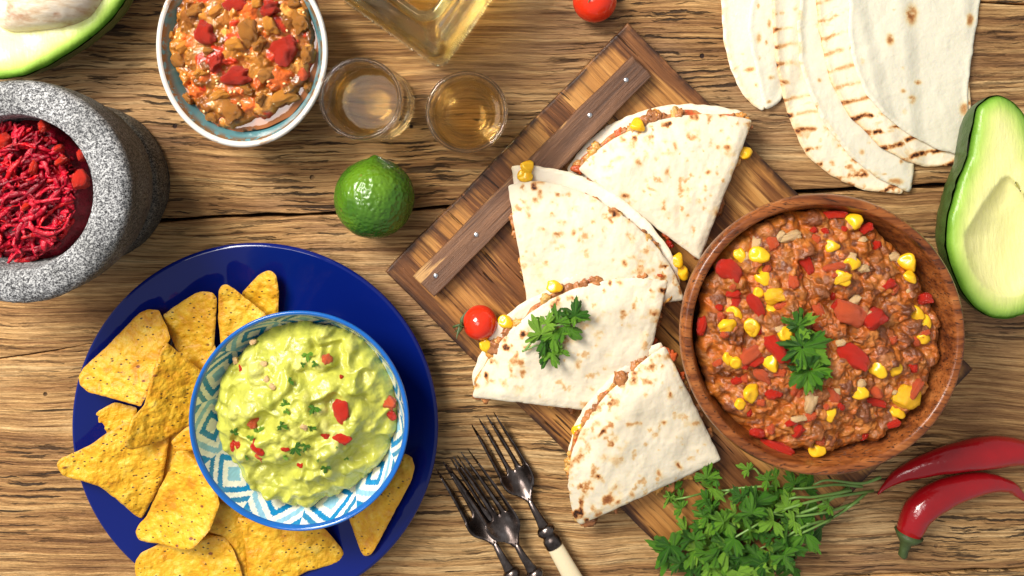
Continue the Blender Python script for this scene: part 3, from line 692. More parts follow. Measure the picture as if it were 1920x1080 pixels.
# ================================================================ heaped food as a real relief
def box_blur(a, r):
    for ax in (0, 1):
        p = np.pad(a, [(r + 1, r) if i == ax else (0, 0) for i in range(2)], mode='edge'); c = np.cumsum(p, ax)
        a = (np.take(c, range(2 * r + 1, c.shape[ax]), ax) - np.take(c, range(0, c.shape[ax] - 2 * r - 1), ax)) / (2 * r + 1)
    return a
class Heap:
    """a height field over a star-shaped outline: lumps are stamped in, then it is sampled on a polar mesh"""
    def __init__(s, px_poly, zedge, zmid, power=2.0, cell=.0004, centre=None, seed=0, axis=None, rmax=1.0):
        s.poly = np.array([P(x, y, zedge) for x, y in px_poly])
        if axis is not None:      # stay inside the bowl wall
            dv_ = s.poly - np.array(axis); rr_ = np.hypot(*dv_.T); s.poly = np.array(axis) + dv_ * np.minimum(1, rmax / rr_)[:, None]
        s.c = s.poly.mean(0) if centre is None else np.array(centre)
        q = s.poly - s.c; a = np.arctan2(q[:, 1], q[:, 0]); r = np.hypot(*q.T); o = np.argsort(a); a, r = a[o], r[o]
        s.ta = np.concatenate([a - 2 * np.pi, a, a + 2 * np.pi]); s.tr = np.tile(r, 3)
        s.cell = cell; R = r.max() + .004; n = int(2 * R / cell) + 1; s.n = n; s.R = R
        g = (np.arange(n) - (n - 1) / 2) * cell; s.X, s.Y = np.meshgrid(g, g)   # [iy, ix]
        s.rho = np.hypot(s.X, s.Y) / s.rad(np.arctan2(s.Y, s.X)); s.zedge, s.zmid = zedge, zmid
        s.Z = zedge + (zmid - zedge) * (1 - np.clip(s.rho, 0, 1) ** power); s.base = s.Z.copy()
        s.C = np.zeros((n, n, 3)); s.wx = fbm(s.X / .0032, s.Y / .0032, 0, seed + 1, 3); s.wy = fbm(s.X / .0032, s.Y / .0032, 9, seed + 2, 3)
    def rad(s, th): return np.interp(th, s.ta, s.tr)
    def lump(s, x, y, zc, a, b, h, rot, col, warp=.35, boxy=2.0, tilt=(0, 0), jit=.0):
        R = max(a, b) * 1.5; n = s.n; i0 = max(0, int((x - R) / s.cell + n / 2)); i1 = min(n, int((x + R) / s.cell + n / 2) + 2)
        j0 = max(0, int((y - R) / s.cell + n / 2)); j1 = min(n, int((y + R) / s.cell + n / 2) + 2)
        if i1 <= i0 or j1 <= j0: return
        dx = s.X[j0:j1, i0:i1] - x; dy = s.Y[j0:j1, i0:i1] - y
        u = (dx * math.cos(rot) + dy * math.sin(rot)) / a + warp * s.wx[j0:j1, i0:i1]; v = (-dx * math.sin(rot) + dy * math.cos(rot)) / b + warp * s.wy[j0:j1, i0:i1]
        d = np.abs(u) ** boxy + np.abs(v) ** boxy
        z = zc + h * np.sqrt(np.clip(1 - d, 0, 1)) + tilt[0] * dx + tilt[1] * dy
        m = (d < 1) & (z > s.Z[j0:j1, i0:i1]); s.Z[j0:j1, i0:i1][m] = z[m]
        c = np.asarray(col); s.C[j0:j1, i0:i1][m] = c
    def sample(s, A, x, y):
        fx = np.clip((np.asarray(x) / s.cell) + (s.n - 1) / 2, 0, s.n - 1.001); fy = np.clip((np.asarray(y) / s.cell) + (s.n - 1) / 2, 0, s.n - 1.001)
        ix, iy = fx.astype(int), fy.astype(int); fx, fy = fx - ix, fy - iy
        if A.ndim == 3: fx, fy = fx[..., None], fy[..., None]
        return (A[iy, ix] * (1 - fx) + A[iy, ix + 1] * fx) * (1 - fy) + (A[iy + 1, ix] * (1 - fx) + A[iy + 1, ix + 1] * fx) * fy
    def at(s, px, py):
        """world point of the surface seen at a photo pixel"""
        z = s.zmid
        for _ in range(4):
            x, y = P(px, py, z); z = float(s.sample(s.Z, x - s.c[0], y - s.c[1]))
        return Vector((x, y, z))
    def build(s, name, mat, parent, nr=170, nt=620, drop=.012, rag=.012, seed=0):
        th = np.linspace(0, 2 * np.pi, nt, endpoint=False); th = (th + np.pi) % (2 * np.pi) - np.pi
        ro = np.linspace(0.004, 1, nr)
        R = s.rad(th) * (1 + rag * fbm(np.cos(th) * 9, np.sin(th) * 9, 0, seed + 5, 3))
        r = ro[:, None] * R[None]; X = r * np.cos(th); Y = r * np.sin(th)
        Z = s.sample(s.Z, X, Y); C = s.sample(s.C, X, Y)
        e = np.clip((ro - .90) / .10, 0, 1)[:, None]; Z = Z - drop * (1 - np.sqrt(1 - e ** 2 * .9999))
        V = np.stack([X + s.c[0], Y + s.c[1], Z], 2).reshape(-1, 3); C = C.reshape(-1, 3)
        sk = V[-nt:].copy(); sk[:, :2] = s.c + (sk[:, :2] - s.c) * .80; sk[:, 2] = s.zedge - drop - .003
        V = np.vstack([V, sk, [[s.c[0], s.c[1], float(s.sample(s.Z, 0.0, 0.0))]]]); C = np.vstack([C, C[-nt:], C[:1]])
        i = np.arange(nr)[:, None]; j = np.arange(nt)[None]; j2 = (j + 1) % nt
        F = np.stack([i * nt + j, i * nt + j2, (i + 1) * nt + j2, (i + 1) * nt + j], 2).reshape(-1, 4)[:, ::-1]
        cap = [(len(V) - 1, k, (k + 1) % nt) for k in range(nt)]
        return obj(name, V, F.tolist() + cap, mat, parent, True, {'col': C})
def rand_in(h, r, n, lim=.97):
    out = []
    while len(out) < n:
        x, y = r.uniform(-h.R, h.R, 2)
        if math.hypot(x, y) < lim * float(h.rad(math.atan2(y, x))): out.append((x, y))
    return out

# ================================================================ wooden bowl of beef chili
zr = .080; bc = P(1546, 630, zr); Ro = LEN(267, zr)
bowl = thing('wooden_bowl', 'reddish brown polished wooden bowl standing on the board, full of beef chili', 'bowl', (*bc, ZB))
pr = smooth_profile([(.0001, ZB + .0005), (.034, ZB + .0006), (.040, ZB + .004), (.058, .034), (.074, .056), (Ro - .0006, .072), (Ro, .0765), (Ro - .0016, .0796), (Ro - .0040, zr), (Ro - .0060, .0788), (Ro - .0075, .074), (.066, .055), (.050, .036), (.025, .025), (.0001, .0235)], 150)
V, F = lathe(pr, 180, bc, rfun=lambda R, Z, t: (R * (1 + .006 * np.cos(2 * t + .6)), Z))
obj('bowl_shell', V, F[:, ::-1] if False else F, MT['bowlwood'], bowl)

chili_px = [(1308, 640), (1314, 560), (1340, 480), (1390, 428), (1440, 400), (1520, 393), (1600, 398), (1645, 428), (1692, 470), (1732, 540), (1766, 600), (1776, 680), (1748, 730), (1728, 772), (1690, 802), (1640, 832), (1560, 862), (1490, 866), (1430, 848), (1388, 808), (1348, 782), (1322, 720)]
chili = thing('beef_chili', 'minced beef chili with sweetcorn and red pepper heaped in the wooden bowl', 'chili stew', (*bc, .05))
hp = Heap(chili_px, .0695, .0815, 2.6, .0004, seed=3, axis=bc, rmax=.0702); r = np.random.default_rng(5)
hp.C[:] = (.40, .11, .013)
hp.Z += .0042 * fbm(hp.X / .011, hp.Y / .011, 0, 4, 3); hp.base = hp.Z.copy()
hp.C[:] = np.where((fbm(hp.X / .006, hp.Y / .006, 0, 8, 3) > .2)[..., None], (.48, .16, .03), hp.C)
pal = [(.18, .052, .017), (.23, .072, .021), (.29, .094, .024), (.33, .115, .030), (.40, .125, .020), (.20, .062, .020), (.44, .15, .028)]
for i, (x, y) in enumerate(rand_in(hp, r, 1250)):
    a = r.uniform(.0014, .0036) if i % 2 else r.uniform(.0032, .0066); b = a * r.uniform(.55, .95); zl = float(hp.sample(hp.base, x, y))
    hp.lump(x, y, zl + r.uniform(-.0030, .0014) - .3 * a, a, b, min(a, b) * r.uniform(.8, 1.15), r.uniform(0, 6.3), np.array(pal[r.integers(7)]) * r.uniform(.8, 1.15), .45)
bl = box_blur(hp.Z, 5); cav = sstep(bl - hp.Z, .0001, .0010)[..., None]
hp.C = hp.C * (1 - .75 * cav) + np.array((.40, .105, .012)) * .75 * cav
hp.Z = np.maximum(hp.Z, box_blur(hp.Z, 8) - .0016)
hp.Z = box_blur(hp.Z, 1) + .00022 * fbm(hp.X / .0011, hp.Y / .0011, 0, 31, 3)
sal = fbm(hp.X / .0045, hp.Y / .0045, 0, 77, 3); hp.C = np.where((sal > .42)[..., None], .35 * hp.C + .55 * np.array((.56, .13, .016)), hp.C)
MT['chili_mass'] = mat_vc('chili_mass', .30, .05, (900, .0007), .42, .28, .10, nscale=300)
hp.build('minced_beef', MT['chili_mass'], chili, 200, 720, .007, .02, 2)
Z6 = lambda x, y: (1280 + x / 2.077, 380 + y / 2.077)
for i, (x, y, rz) in enumerate([(665, 75, 1.9), (585, 170, 1.5), (225, 207, .4), (300, 205, 1.2), (312, 288, .3), (300, 352, 1.4), (345, 400, 2.4), (203, 433, .9), (660, 237, 1.6), (873, 235, .5), (620, 297, .9), (178, 607, .2),
                                (208, 625, .5), (258, 728, 2.2), (760, 648, .7), (828, 652, 0), (690, 740, 1.5), (570, 822, .1), (835, 815, .8), (907, 432, 1.0), (942, 465, .4), (345, 628, .6), (175, 480, 2), (525, 965, 1.7), (270, 487, .2), (888, 292, .3), (228, 785, 1.1), (405, 512, 1.5), (938, 530, 1.1)]):
    p = hp.at(*Z6(x, y)); big = 1.22 if (x, y) in ((300, 205), (873, 235), (312, 288), (258, 728), (665, 75), (760, 648)) else r.uniform(.80, 1.12)
    place('corn_kernel', KERN[i % 4], chili, p + Vector((0, 0, -.0003)), (r.uniform(-.55, .55), r.uniform(-.55, .55), rz), big * .95)
MT['ypep'] = mat_plain('yellow_pepper', (.82, .42, .010), .18, .15, 120, (200, .0004), Subsurface_Weight=.2, Subsurface_Radius=(.004, .002, .0003), Subsurface_Scale=1.0)
DY = [dice_mesh(i, MT['ypep']) for i in range(3)]
for x, y, rz, sx, sy, kind in [(285, 400, -1.0, 26, 11, 'r'), (480, 235, -1.1, 22, 10, 'r'), (180, 262, -.6, 26, 18, 'r'), (365, 570, -.9, 30, 15, 'r'), (655, 597, -.5, 34, 20, 'r'), (650, 432, -.3, 30, 21, 's'), (742, 450, .5, 23, 17, 'r'), (940, 372, .1, 15, 11, 'r'),
                               (365, 950, -.3, 33, 11, 'r'), (290, 895, -.4, 16, 10, 'r'), (310, 672, -.6, 20, 10, 's'), (270, 580, .5, 32, 18, 's'), (590, 48, .1, 24, 8, 'r'), (712, 100, .6, 14, 9, 'r'), (750, 775, -.2, 19, 8, 'r'), (420, 855, .3, 13, 7, 'r'), (72, 480, 1.3, 20, 10, 'r'),
                               (820, 860, .3, 14, 8, 'r'), (590, 250, .1, 24, 8, 's'), (400, 410, .1, 14, 7, 's'), (868, 752, -.5, 27, 26, 'y'), (355, 360, .2, 20, 15, 'y'), (268, 492, -.9, 14, 9, 'y'), (620, 295, .4, 18, 9, 'y'), (210, 690, .3, 13, 8, 'r'), (520, 640, .4, 16, 10, 'r'), (905, 725, .9, 22, 8, 's'), (290, 615, .4, 18, 9, 'r'), (600, 395, 1.0, 12, 7, 'r'),
                               (495, 778, 1.4, 21, 11, 'o'), (415, 132, .3, 22, 9, 'o'), (665, 380, 1.0, 14, 9, 'o'), (815, 212, .3, 14, 9, 'o'), (380, 492, .3, 10, 7, 'o'), (610, 545, .2, 12, 8, 'o'), (690, 705, .1, 11, 9, 'o'), (375, 130, .9, 12, 7, 'o'), (455, 840, .1, 17, 6, 'o'), (700, 255, .1, 12, 8, 'o')]:
    px, py = Z6(x, y); p = hp.at(px, py); me = {'r': DR, 's': DS, 'o': DO, 'y': DY}[kind][(x + y) % 3]
    nm = {'r': 'pepper_piece', 's': 'tomato_piece', 'o': 'onion_piece', 'y': 'yellow_pepper_piece'}[kind]
    place(nm, me, chili, p + Vector((0, 0, .0007)), (r.uniform(-.35, .35), r.uniform(-.3, .3), rz), (LEN(sx, .075) * 1.02, LEN(sy, .075) * 1.02, min(.0058, LEN(sy, .075) * .95)))

for i, (x, y) in enumerate(rand_in(hp, r, 64, .9)):
    z = float(hp.sample(hp.Z, x, y)); s_ = r.uniform(.0014, .0033); k = i % 6
    place(('tomato_piece', 'pepper_piece', 'onion_piece')[0 if k < 3 else 1 if k < 5 else 2], (DS if k < 3 else DR if k < 5 else DO)[i % 3], chili, (x + hp.c[0], y + hp.c[1], z - s_ * .15), (r.uniform(-.7, .7), r.uniform(-.7, .7), r.uniform(0, 6)), (s_ * r.uniform(1, 1.9), s_, s_ * .8))
# ================================================================ blue plate, patterned bowl, guacamole
pc = P(479, 798, .020); PR = LEN(343, .020)
plate = thing('dinner_plate', 'large glossy cobalt blue plate holding the tortilla chips and the guacamole bowl', 'plate', (*pc, 0))
pp = smooth_profile([(.0001, .0025), (.055, .0025), (.066, .0004), (.070, .0004), (.074, .0036), (PR * .82, .0085), (PR - .0026, .0168), (PR - .0006, .0184), (PR, .0198), (PR - .0006, .0213), (PR - .0022, .0220), (PR - .0042, .0212), (PR * .80, .0118), (PR * .66, .0066), (.06, .0052), (.0001, .005)], 150)
V, F = lathe(pp, 220, pc); obj('plate_body', V, F, MT['plate'], plate)
gz = .062; gc = P(560, 790, gz); GR = LEN(207, gz)
gb = thing('patterned_bowl', 'blue and white diamond patterned bowl of guacamole standing on the blue plate', 'bowl', (*gc, .006))
outer = smooth_profile([(.0001, .0066), (.030, .0062), (.033, .0075), (.036, .011), (.050, .026), (GR - .004, .046), (GR - .0004, gz - .003)], 60)
V, F = lathe(outer, 160, gc)
MT['glaze_blue'] = mat_plain('blue_glaze', (.006, .105, .40), .12, .2, 60, Coat_Weight=.3)
obj('outer_wall', V, F, MT['glaze_blue'], gb)
rim = smooth_profile([(GR - .0005, gz - .0032), (GR, gz - .0012), (GR - .0006, gz), (GR - .0018, gz - .0002), (GR - .0028, gz - .0014), (GR - .0031, gz - .0024)], 40)
V, F = lathe(rim, 200, gc); obj('rim', V, F, MT['glaze_blue'], gb)
inn = smooth_profile([(GR - .0030, gz - .0022), (GR - .0058, gz - .011), (GR - .0105, gz - .022), (GR - .019, gz - .036), (.030, .012), (.0001, .0095)], 170)
nt = 900; V, F = lathe(inn, nt, gc)
al = np.concatenate([[0], np.cumsum(np.hypot(*np.diff(inn, axis=0).T))]); vv = np.repeat(al, nt); tt = np.tile(np.linspace(0, 2 * np.pi, nt, endpoint=False), len(inn))
per = 2 * np.pi / 11; ph = (tt + np.radians(123) - np.radians(66)) / per
idx = np.floor(ph).astype(int); fu = ph - idx - .5
jag = .028 * vn(tt * 130, vv * 900, 0, 4) + .02 * vn(tt * 320, vv * 300, 0, 6)
dv = (vv - .0150) / .0185; d = np.abs(fu) * 1.75 + np.abs(dv) * .82 + jag
wht, blu, mid, lit = np.array((.83, .82, .76)), np.array((.003, .22, .52)), np.array((.02, .22, .46)), np.array((.27, .52, .72))
odd = (idx % 2 == 1)
c1 = np.select([d < .27, d < .52, d < .76, d < 1.0, d < 1.24], [0, 1, 0, 2, 0], 1); c2 = np.select([d < .30, d < .56, d < .80, d < 1.02, d < 1.25], [2, 0, 1, 0, 3], 0)
ci = np.where(odd, c1, c2); colr = np.stack([wht, blu, lit, mid])[ci]
colr = colr * (1 + .12 * vn(tt * 60, vv * 200, 0, 9))[:, None]
mb = M('printed_bowl_glaze', Roughness=.13); mb.set('Base Color', mb.attr('col', 'Color')); mb.set('Coat Weight', .3); MT['bowlprint'] = mb.m
obj('inner_wall', V, F, MT['bowlprint'], gb, True, {'col': np.clip(colr, 0, 1)})

Z5 = lambda x, y: (340 + x / 2.4545, 560 + y / 2.4545)
gpx = [Z5(*q) for q in [(150, 450), (168, 390), (205, 325), (262, 262), (335, 188), (425, 132), (520, 112), (620, 116), (720, 138), (800, 178), (872, 238), (925, 308), (965, 380), (985, 450), (994, 550), (972, 650), (930, 740), (880, 810), (812, 872), (745, 902), (640, 950), (560, 962), (480, 945), (400, 914), (325, 872), (262, 820), (242, 770), (190, 715), (168, 640), (156, 560)]]
guac = thing('guacamole', 'chunky pale green guacamole with tomato bits heaped in the patterned bowl', 'guacamole', (*gc, .03))
gh = Heap(gpx, .047, .066, 2.4, .0004, seed=21, axis=gc, rmax=.0565); r = np.random.default_rng(9)
wx = gh.X + .004 * fbm(gh.X / .011, gh.Y / .011, 0, 41, 2); wy = gh.Y + .004 * fbm(gh.X / .011, gh.Y / .011, 5, 42, 2)
rid = 1 - np.abs(fbm(wx / .019, wy / .013, 0, 43, 2)); gh.Z += .0080 * (rid - .55) + .0018 * fbm(wx / .0075, wy / .0075, 0, 44, 2)
gh.C[:] = (.45, .45, .066)
for x, y in rand_in(gh, r, 120, .96):
    a = r.uniform(.0016, .0062); z0 = float(gh.sample(gh.Z, x, y))
    gh.lump(x, y, z0 - a * r.uniform(.25, .6), a, a * r.uniform(.55, .95), a * r.uniform(.6, .95), r.uniform(0, 6), np.array([(.47, .465, .072), (.53, .515, .105), (.41, .425, .058), (.57, .545, .14)][r.integers(4)]), .3)
gh.Z = box_blur(box_blur(gh.Z, 2), 2); gh.Z += .00018 * fbm(gh.X / .0016, gh.Y / .0016, 0, 55, 3)
gh.C = np.stack([box_blur(gh.C[..., k], 2) for k in range(3)], 2)
MT['guac'] = mat_vc('guacamole_mash', .26, .16, (380, .0007), .5, .20, .15, (.004, .004, .0012), 140)
gh.build('avocado_mash', MT['guac'], guac, 190, 680, .010, .02, 6)
GT = []
for i in range(5):
    V, F = blob((1, 1, 1), 210 + i * 9, .30, 1.2, 4, .26); V[:, 2] -= .3 * V[:, 1] ** 2; me = raw_mesh('piece', V, F); me.materials.append(MT['salmon'] if i % 2 else MT['red']); GT.append(me)
for x, y, sx, sy, rz, k in [(668, 283, 11, 11, .4, 's'), (735, 522, 15, 22, .35, 's'), (328, 560, 13, 18, .4, 's'), (945, 478, 20, 12, -.5, 'r'), (955, 525, 16, 10, -.7, 'r'), (735, 642, 19, 12, -.4, 's'), (660, 630, 9, 10, .2, 's'), (235, 675, 7, 13, .3, 'r'), (265, 680, 9, 7, .2, 's'), (345, 690, 16, 9, -.7, 's'), (478, 692, 11, 6, .2, 'r'), (358, 735, 10, 5, -.5, 's'), (275, 325, 6, 7, 0, 's'), (550, 765, 8, 6, .2, 's'), (738, 362, 4, 5, 0, 'r')]:
    p = gh.at(*Z5(x, y)); place('tomato_piece', GT[(x + y) % 5], guac, p - Vector((0, 0, .0013)), (r.uniform(-.5, .5), r.uniform(-.5, .5), rz), (LEN(sx, .06) * .98, LEN(sy, .06) * .98, .0030))
for x, y in [(395, 375), (380, 300), (420, 405), (565, 590), (330, 200), (250, 285)]:
    p = gh.at(*Z5(x, y)); place('onion_piece', DO[x % 3], guac, p - Vector((0, 0, .0002)), (.2, .1, x), (.0024, .0018, .0016))

# ================================================================ tortilla chips
CH = [ # outline
 ([(300, 690), (345, 650), (400, 640), (420, 700), (400, 780), (340, 800), (300, 760)], ((300, 700, .012), (400, 650, .016), (350, 790, .012)), (.001, 0), 'tortilla chip mostly hidden between the smooth orange chip and the patterned bowl'),
 ([(196, 800), (250, 790), (330, 800), (400, 830), (420, 900), (380, 960), (300, 960), (250, 900)], ((200, 800, .012), (400, 850, .017), (300, 950, .013)), (.001, 0), 'tortilla chip mostly buried under the long pointed chip and the curled chip'),
 ([(340, 960), (420, 930), (500, 960), (600, 985), (560, 1040), (470, 1060), (380, 1050), (340, 1010)], ((340, 970, .011), (600, 985, .012), (450, 1050, .012)), (.001, 0), 'tortilla chip buried at the bottom of the pile just below the patterned bowl'),
 ([(455, 547), (483, 517), (496, 508), (508, 507), (518, 516), (523, 547), (521, 587), (519, 640), (470, 640), (440, 600)], ((505, 508, .020), (520, 590, .014), (450, 550, .013)), (.002, 30), 'tortilla chip farthest back on the blue plate, its rounded tip highest above the bowl'),
 ([(410, 545), (415, 535), (425, 532), (437, 540), (500, 590), (486, 630), (440, 660), (414, 648), (409, 600)], ((423, 533, .023), (490, 590, .021), (413, 640, .018)), (.002, 60), 'narrow tortilla chip with a pointed top overlapping the chip farthest back'),
 ([(305, 591), (318, 581), (340, 566), (367, 549), (385, 546), (400, 549), (407, 560), (405, 593), (402, 647), (392, 690), (375, 700), (330, 655)], ((390, 547, .022), (305, 591, .018), (375, 690, .012)), (.002, 0), 'tortilla chip with brown flecks, upright between the large left chip and the narrow one'),
 ([(174, 786), (180, 773), (215, 754), (258, 764), (250, 800), (215, 818), (192, 812), (178, 800)], ((176, 785, .015), (255, 764, .012), (215, 815, .012)), (.001, 0), 'small rounded tortilla chip end peeping out below the large left chip'),
 ([(147, 706), (150, 722), (165, 735), (220, 750), (264, 762), (276, 740), (306, 655), (320, 635), (312, 610), (298, 582), (280, 579), (262, 586), (200, 650), (156, 690)], ((147, 706, .027), (285, 580, .022), (270, 760, .031)), (.003, 40), 'broad pale tortilla chip at the upper left, reaching over the plate rim'),
 ([(106, 870), (110, 863), (117, 858), (170, 834), (196, 815), (236, 790), (300, 800), (318, 815), (309, 876), (304, 901), (285, 938), (266, 973), (254, 967), (217, 935), (187, 912), (150, 901), (117, 892), (109, 880)], ((106, 870, .034), (300, 815, .021), (266, 970, .018)), (-.004, 70), 'long pointed tortilla chip whose sharp tip juts out left past the plate rim'),
 ([(222, 935), (224, 951), (238, 961), (252, 962), (262, 940), (240, 910)], ((222, 940, .011), (250, 962, .011), (262, 940, .012)), (0, 0), 'small tortilla chip corner hidden beneath the long pointed chip'),
 ([(320, 828), (351, 799), (372, 800), (372, 845), (352, 846), (330, 844)], ((320, 828, .026), (351, 800, .027), (372, 840, .026)), (.001, 0), 'small piece of tortilla chip touching the left side of the patterned bowl'),
 ([(314, 643), (303, 655), (286, 705), (270, 760), (247, 785), (232, 838), (246, 844), (300, 829), (351, 801), (380, 790), (385, 700), (372, 691)], ((304, 655, .037), (236, 838, .036), (372, 740, .019)), (.002, 0), 'smooth orange tortilla chip sloping down to the bowl, with a dark burnt tip'),
 ([(558, 1078), (628, 1055), (634, 1087), (600, 1110), (565, 1100)], ((560, 1078, .010), (628, 1055, .012), (600, 1110, .012)), (0, 0), 'corner of a tortilla chip at the bottom edge, under the speckled chip'),
 ([(409, 940), (440, 950), (480, 985), (470, 1010), (468, 1085), (455, 1090), (445, 1060), (435, 1028), (418, 1005), (388, 996)], ((409, 943, .024), (470, 990, .016), (455, 1080, .019)), (.002, 90), 'narrow tilted tortilla chip wedged in the middle of the chips below the bowl'),
 ([(445, 970), (560, 982), (608, 990), (625, 1008), (640, 1028), (647, 1043), (640, 1053), (575, 1072), (520, 1100), (466, 1100), (462, 1040), (455, 1000)], ((460, 985, .024), (645, 1043, .016), (470, 1090, .022)), (-.002, 20), 'speckled tortilla chip below the bowl, pointing right along the bottom edge'),
 ([(252, 1061), (256, 1048), (264, 1037), (301, 1018), (330, 1022), (358, 1020), (390, 1003), (421, 1006), (436, 1028), (448, 1057), (456, 1085), (440, 1130), (300, 1140), (256, 1090)], ((252, 1060, .0235), (421, 1007, .0215), (350, 1130, .0235)), (.003, 0), 'large round-cornered tortilla chip at the bottom edge, left of the speckled chip'),
 ([(254, 996), (256, 1006), (262, 1013), (277, 1017), (297, 1019), (320, 1026), (348, 1031), (362, 1029), (378, 1012), (394, 994), (412, 945), (400, 890), (371, 868), (345, 846), (330, 846), (319, 879), (304, 906), (275, 967), (260, 984)], ((254, 996, .026), (330, 850, .031), (375, 1012, .034)), (.004, 50), 'large tortilla chip with a curled lower lip in the middle of the left pile'),
 ([(758, 850), (773, 858), (778, 876), (772, 900), (745, 950), (720, 998), (700, 1034), (693, 1042), (684, 1043), (677, 1037), (664, 1000), (650, 960), (690, 910)], ((770, 860, .025), (685, 1042, .0225), (655, 965, .018)), (.002, 60), 'tortilla chip in shadow to the right of the patterned bowl'),
]
for i, (ol, z3, (cl, ca), lb) in enumerate(CH):
    o_ = outline(ol, 6, 2, .55, i + 3, 9); f = pl3(*z3); c_ = np.mean(o_, 0); sz = np.abs(o_ - c_).max(); ca = math.radians(ca)
    def zf(v, d, f=f, c_=c_, sz=sz, cl=cl, ca=ca, i=i):
        u = ((v[:, 0] - c_[0]) * math.cos(ca) + (v[:, 1] - c_[1]) * math.sin(ca)) / sz
        z = f(v) + cl * (u * u - .2) + .0009 * fbm(v[:, 0] / 30, v[:, 1] / 30, 0, i, 2) + .0003 * fbm(v[:, 0] / 6, v[:, 1] / 6, 0, i + 50, 2)
        if i == 16: z = z + .004 * sstep(v[:, 1], 985, 1030) * sstep(v[:, 0], 290, 360)
        return z
    cc = P(*c_, .01)
    o = sheet('tortilla_chip', o_, zf, .0015, MT['chip'], None, 3.2, attr=lambda v, d: {'edge': 1 - sstep(d, 1, 7)}, origin=(*cc, .006))
    tag(o, lb, 'tortilla chip', 'tortilla chips around the guacamole bowl')

# ================================================================ granite mortar and shredded beetroot
mz = .092; mc = P(24, 361, mz); m_in, m_out = LEN(148, mz), LEN(215, mz)
mortar = thing('stone_mortar', 'grey speckled granite mortar with a wide rim, full of shredded beetroot', 'mortar', (*mc, 0))
mp = smooth_profile([(.0001, .0005), (.046, .0005), (.0515, .003), (.0525, .010), (.0515, .019), (.0485, .0225), (.0500, .026), (.0555, .040), (.0600, .060), (m_out - .0008, .080), (m_out - .0012, .0865), (m_out - .005, .0905), (m_out - .011, .0920), (m_in + .004, .0918), (m_in + .0008, .0902), (m_in - .0008, .0870), (.041, .070), (.036, .045), (.022, .027), (.0001, .0235)], 240)
V, F = lathe(mp, 220, mc)
q = V - np.array([*mc, 0]); dsp = .0006 * fbm(V[:, 0] / .02, V[:, 1] / .02, V[:, 2] / .02, 3, 2) + .00022 * fbm(V[:, 0] / .0022, V[:, 1] / .0022, V[:, 2] / .0022, 4, 2)
rr_ = np.hypot(q[:, 0], q[:, 1])[:, None] + 1e-9; V = V + np.hstack([q[:, :2] / rr_ * dsp[:, None], dsp[:, None] * (V[:, 2:3] > .05)])
obj('stone_body', V, F, MT['granite'], mortar, True, {'side': (np.arange(len(V)) // 220 < np.argmax(mp[:, 1] > .0903)) * sstep(-V[:, 2], -.0905, -.082)})
beet = thing('beetroot_salad', 'glossy crimson shredded beetroot heaped in the granite mortar', 'beetroot salad', (*mc, .05))
th_ = np.linspace(0, 2 * np.pi, 40, endpoint=False)
bh = Heap([(24 + 146 * math.cos(t), 360 + 146 * math.sin(t)) for t in th_], .066, .080, 2.0, .0005, seed=61); r = np.random.default_rng(61)
bh.Z += .003 * fbm(bh.X / .008, bh.Y / .008, 0, 62, 3); bh.C[:] = (.15, .001, .009)
MT['beet'] = mat_vc('beetroot', .27, .04, (620, .0012), .35, .5, .08, (.003, .0004, .0006), 130)
bh.build('beet_base', MT['beet'], beet, 70, 200, .008, .02, 3)
J = Join()
for i in range(560):
    x, y = rand_in(bh, r, 1, .93)[0]; z = float(bh.sample(bh.Z, x, y)) + r.uniform(-.001, .0050)
    a = r.uniform(0, 6.3) if i % 2 else r.normal(.7, .5); L = r.uniform(.009, .026); k = r.normal(0, 55); n = 12; pts = []; px_, py_ = x, y; fl = r.normal(0, .12)
    for t in range(n):
        zz = z + fl * (t - n / 2) * L / n + .0011 * math.sin(t * .8 + i)
        pts.append((px_ + bh.c[0], py_ + bh.c[1], zz)); a += k * L / n; px_ += math.cos(a) * L / n; py_ += math.sin(a) * L / n
        if math.hypot(px_, py_) > m_in * .95: break
    if len(pts) < 4: continue
    n = len(pts); rad = (r.uniform(.0006, .0010) if i % 3 == 0 else r.uniform(.0010, .0020)) * (1 - .55 * np.abs(np.linspace(-1, 1, n)) ** 3)
    V, F = tube(spline(pts, 22), np.interp(np.linspace(0, 1, len(spline(pts, 22))), np.linspace(0, 1, n), rad), 6, r.uniform(.45, .9))
    V = V + .00042 * np.stack([vn(V[:, 0] / .0014, V[:, 1] / .0014, V[:, 2] / .0014, 5 + k_) for k_ in range(3)], 1)
    J.add(V, F, np.array([(.36, .002, .016), (.47, .004, .021), (.22, .001, .011), (.56, .012, .030), (.48, .003, .008)][r.integers(5)]))
tag(J.build('beet_shreds', MT['beet'], beet), kind='stuff')
Z8 = lambda x, y: (x / 3, 180 + y / 3)
for x, y, sx, sy, rz in ((330, 295, 13, 9, .35), (340, 365, 14, 9, .3), (450, 470, 21, 24, .3), (455, 335, 10, 15, .4), (20, 255, 20, 18, .5), (245, 170, 11, 17, .3), (190, 400, 11, 19, 0), (150, 620, 16, 9, .6)):
    x_, y_ = Z8(x, y); z = .079; place('pepper_chunk', DR[(x + y) % 5], beet, PV(x_, y_, z + .001), (r.uniform(-.4, .4), r.uniform(-.4, .4), rz), (LEN(sx, .08) * .8, LEN(sy, .08) * .8, .0045))

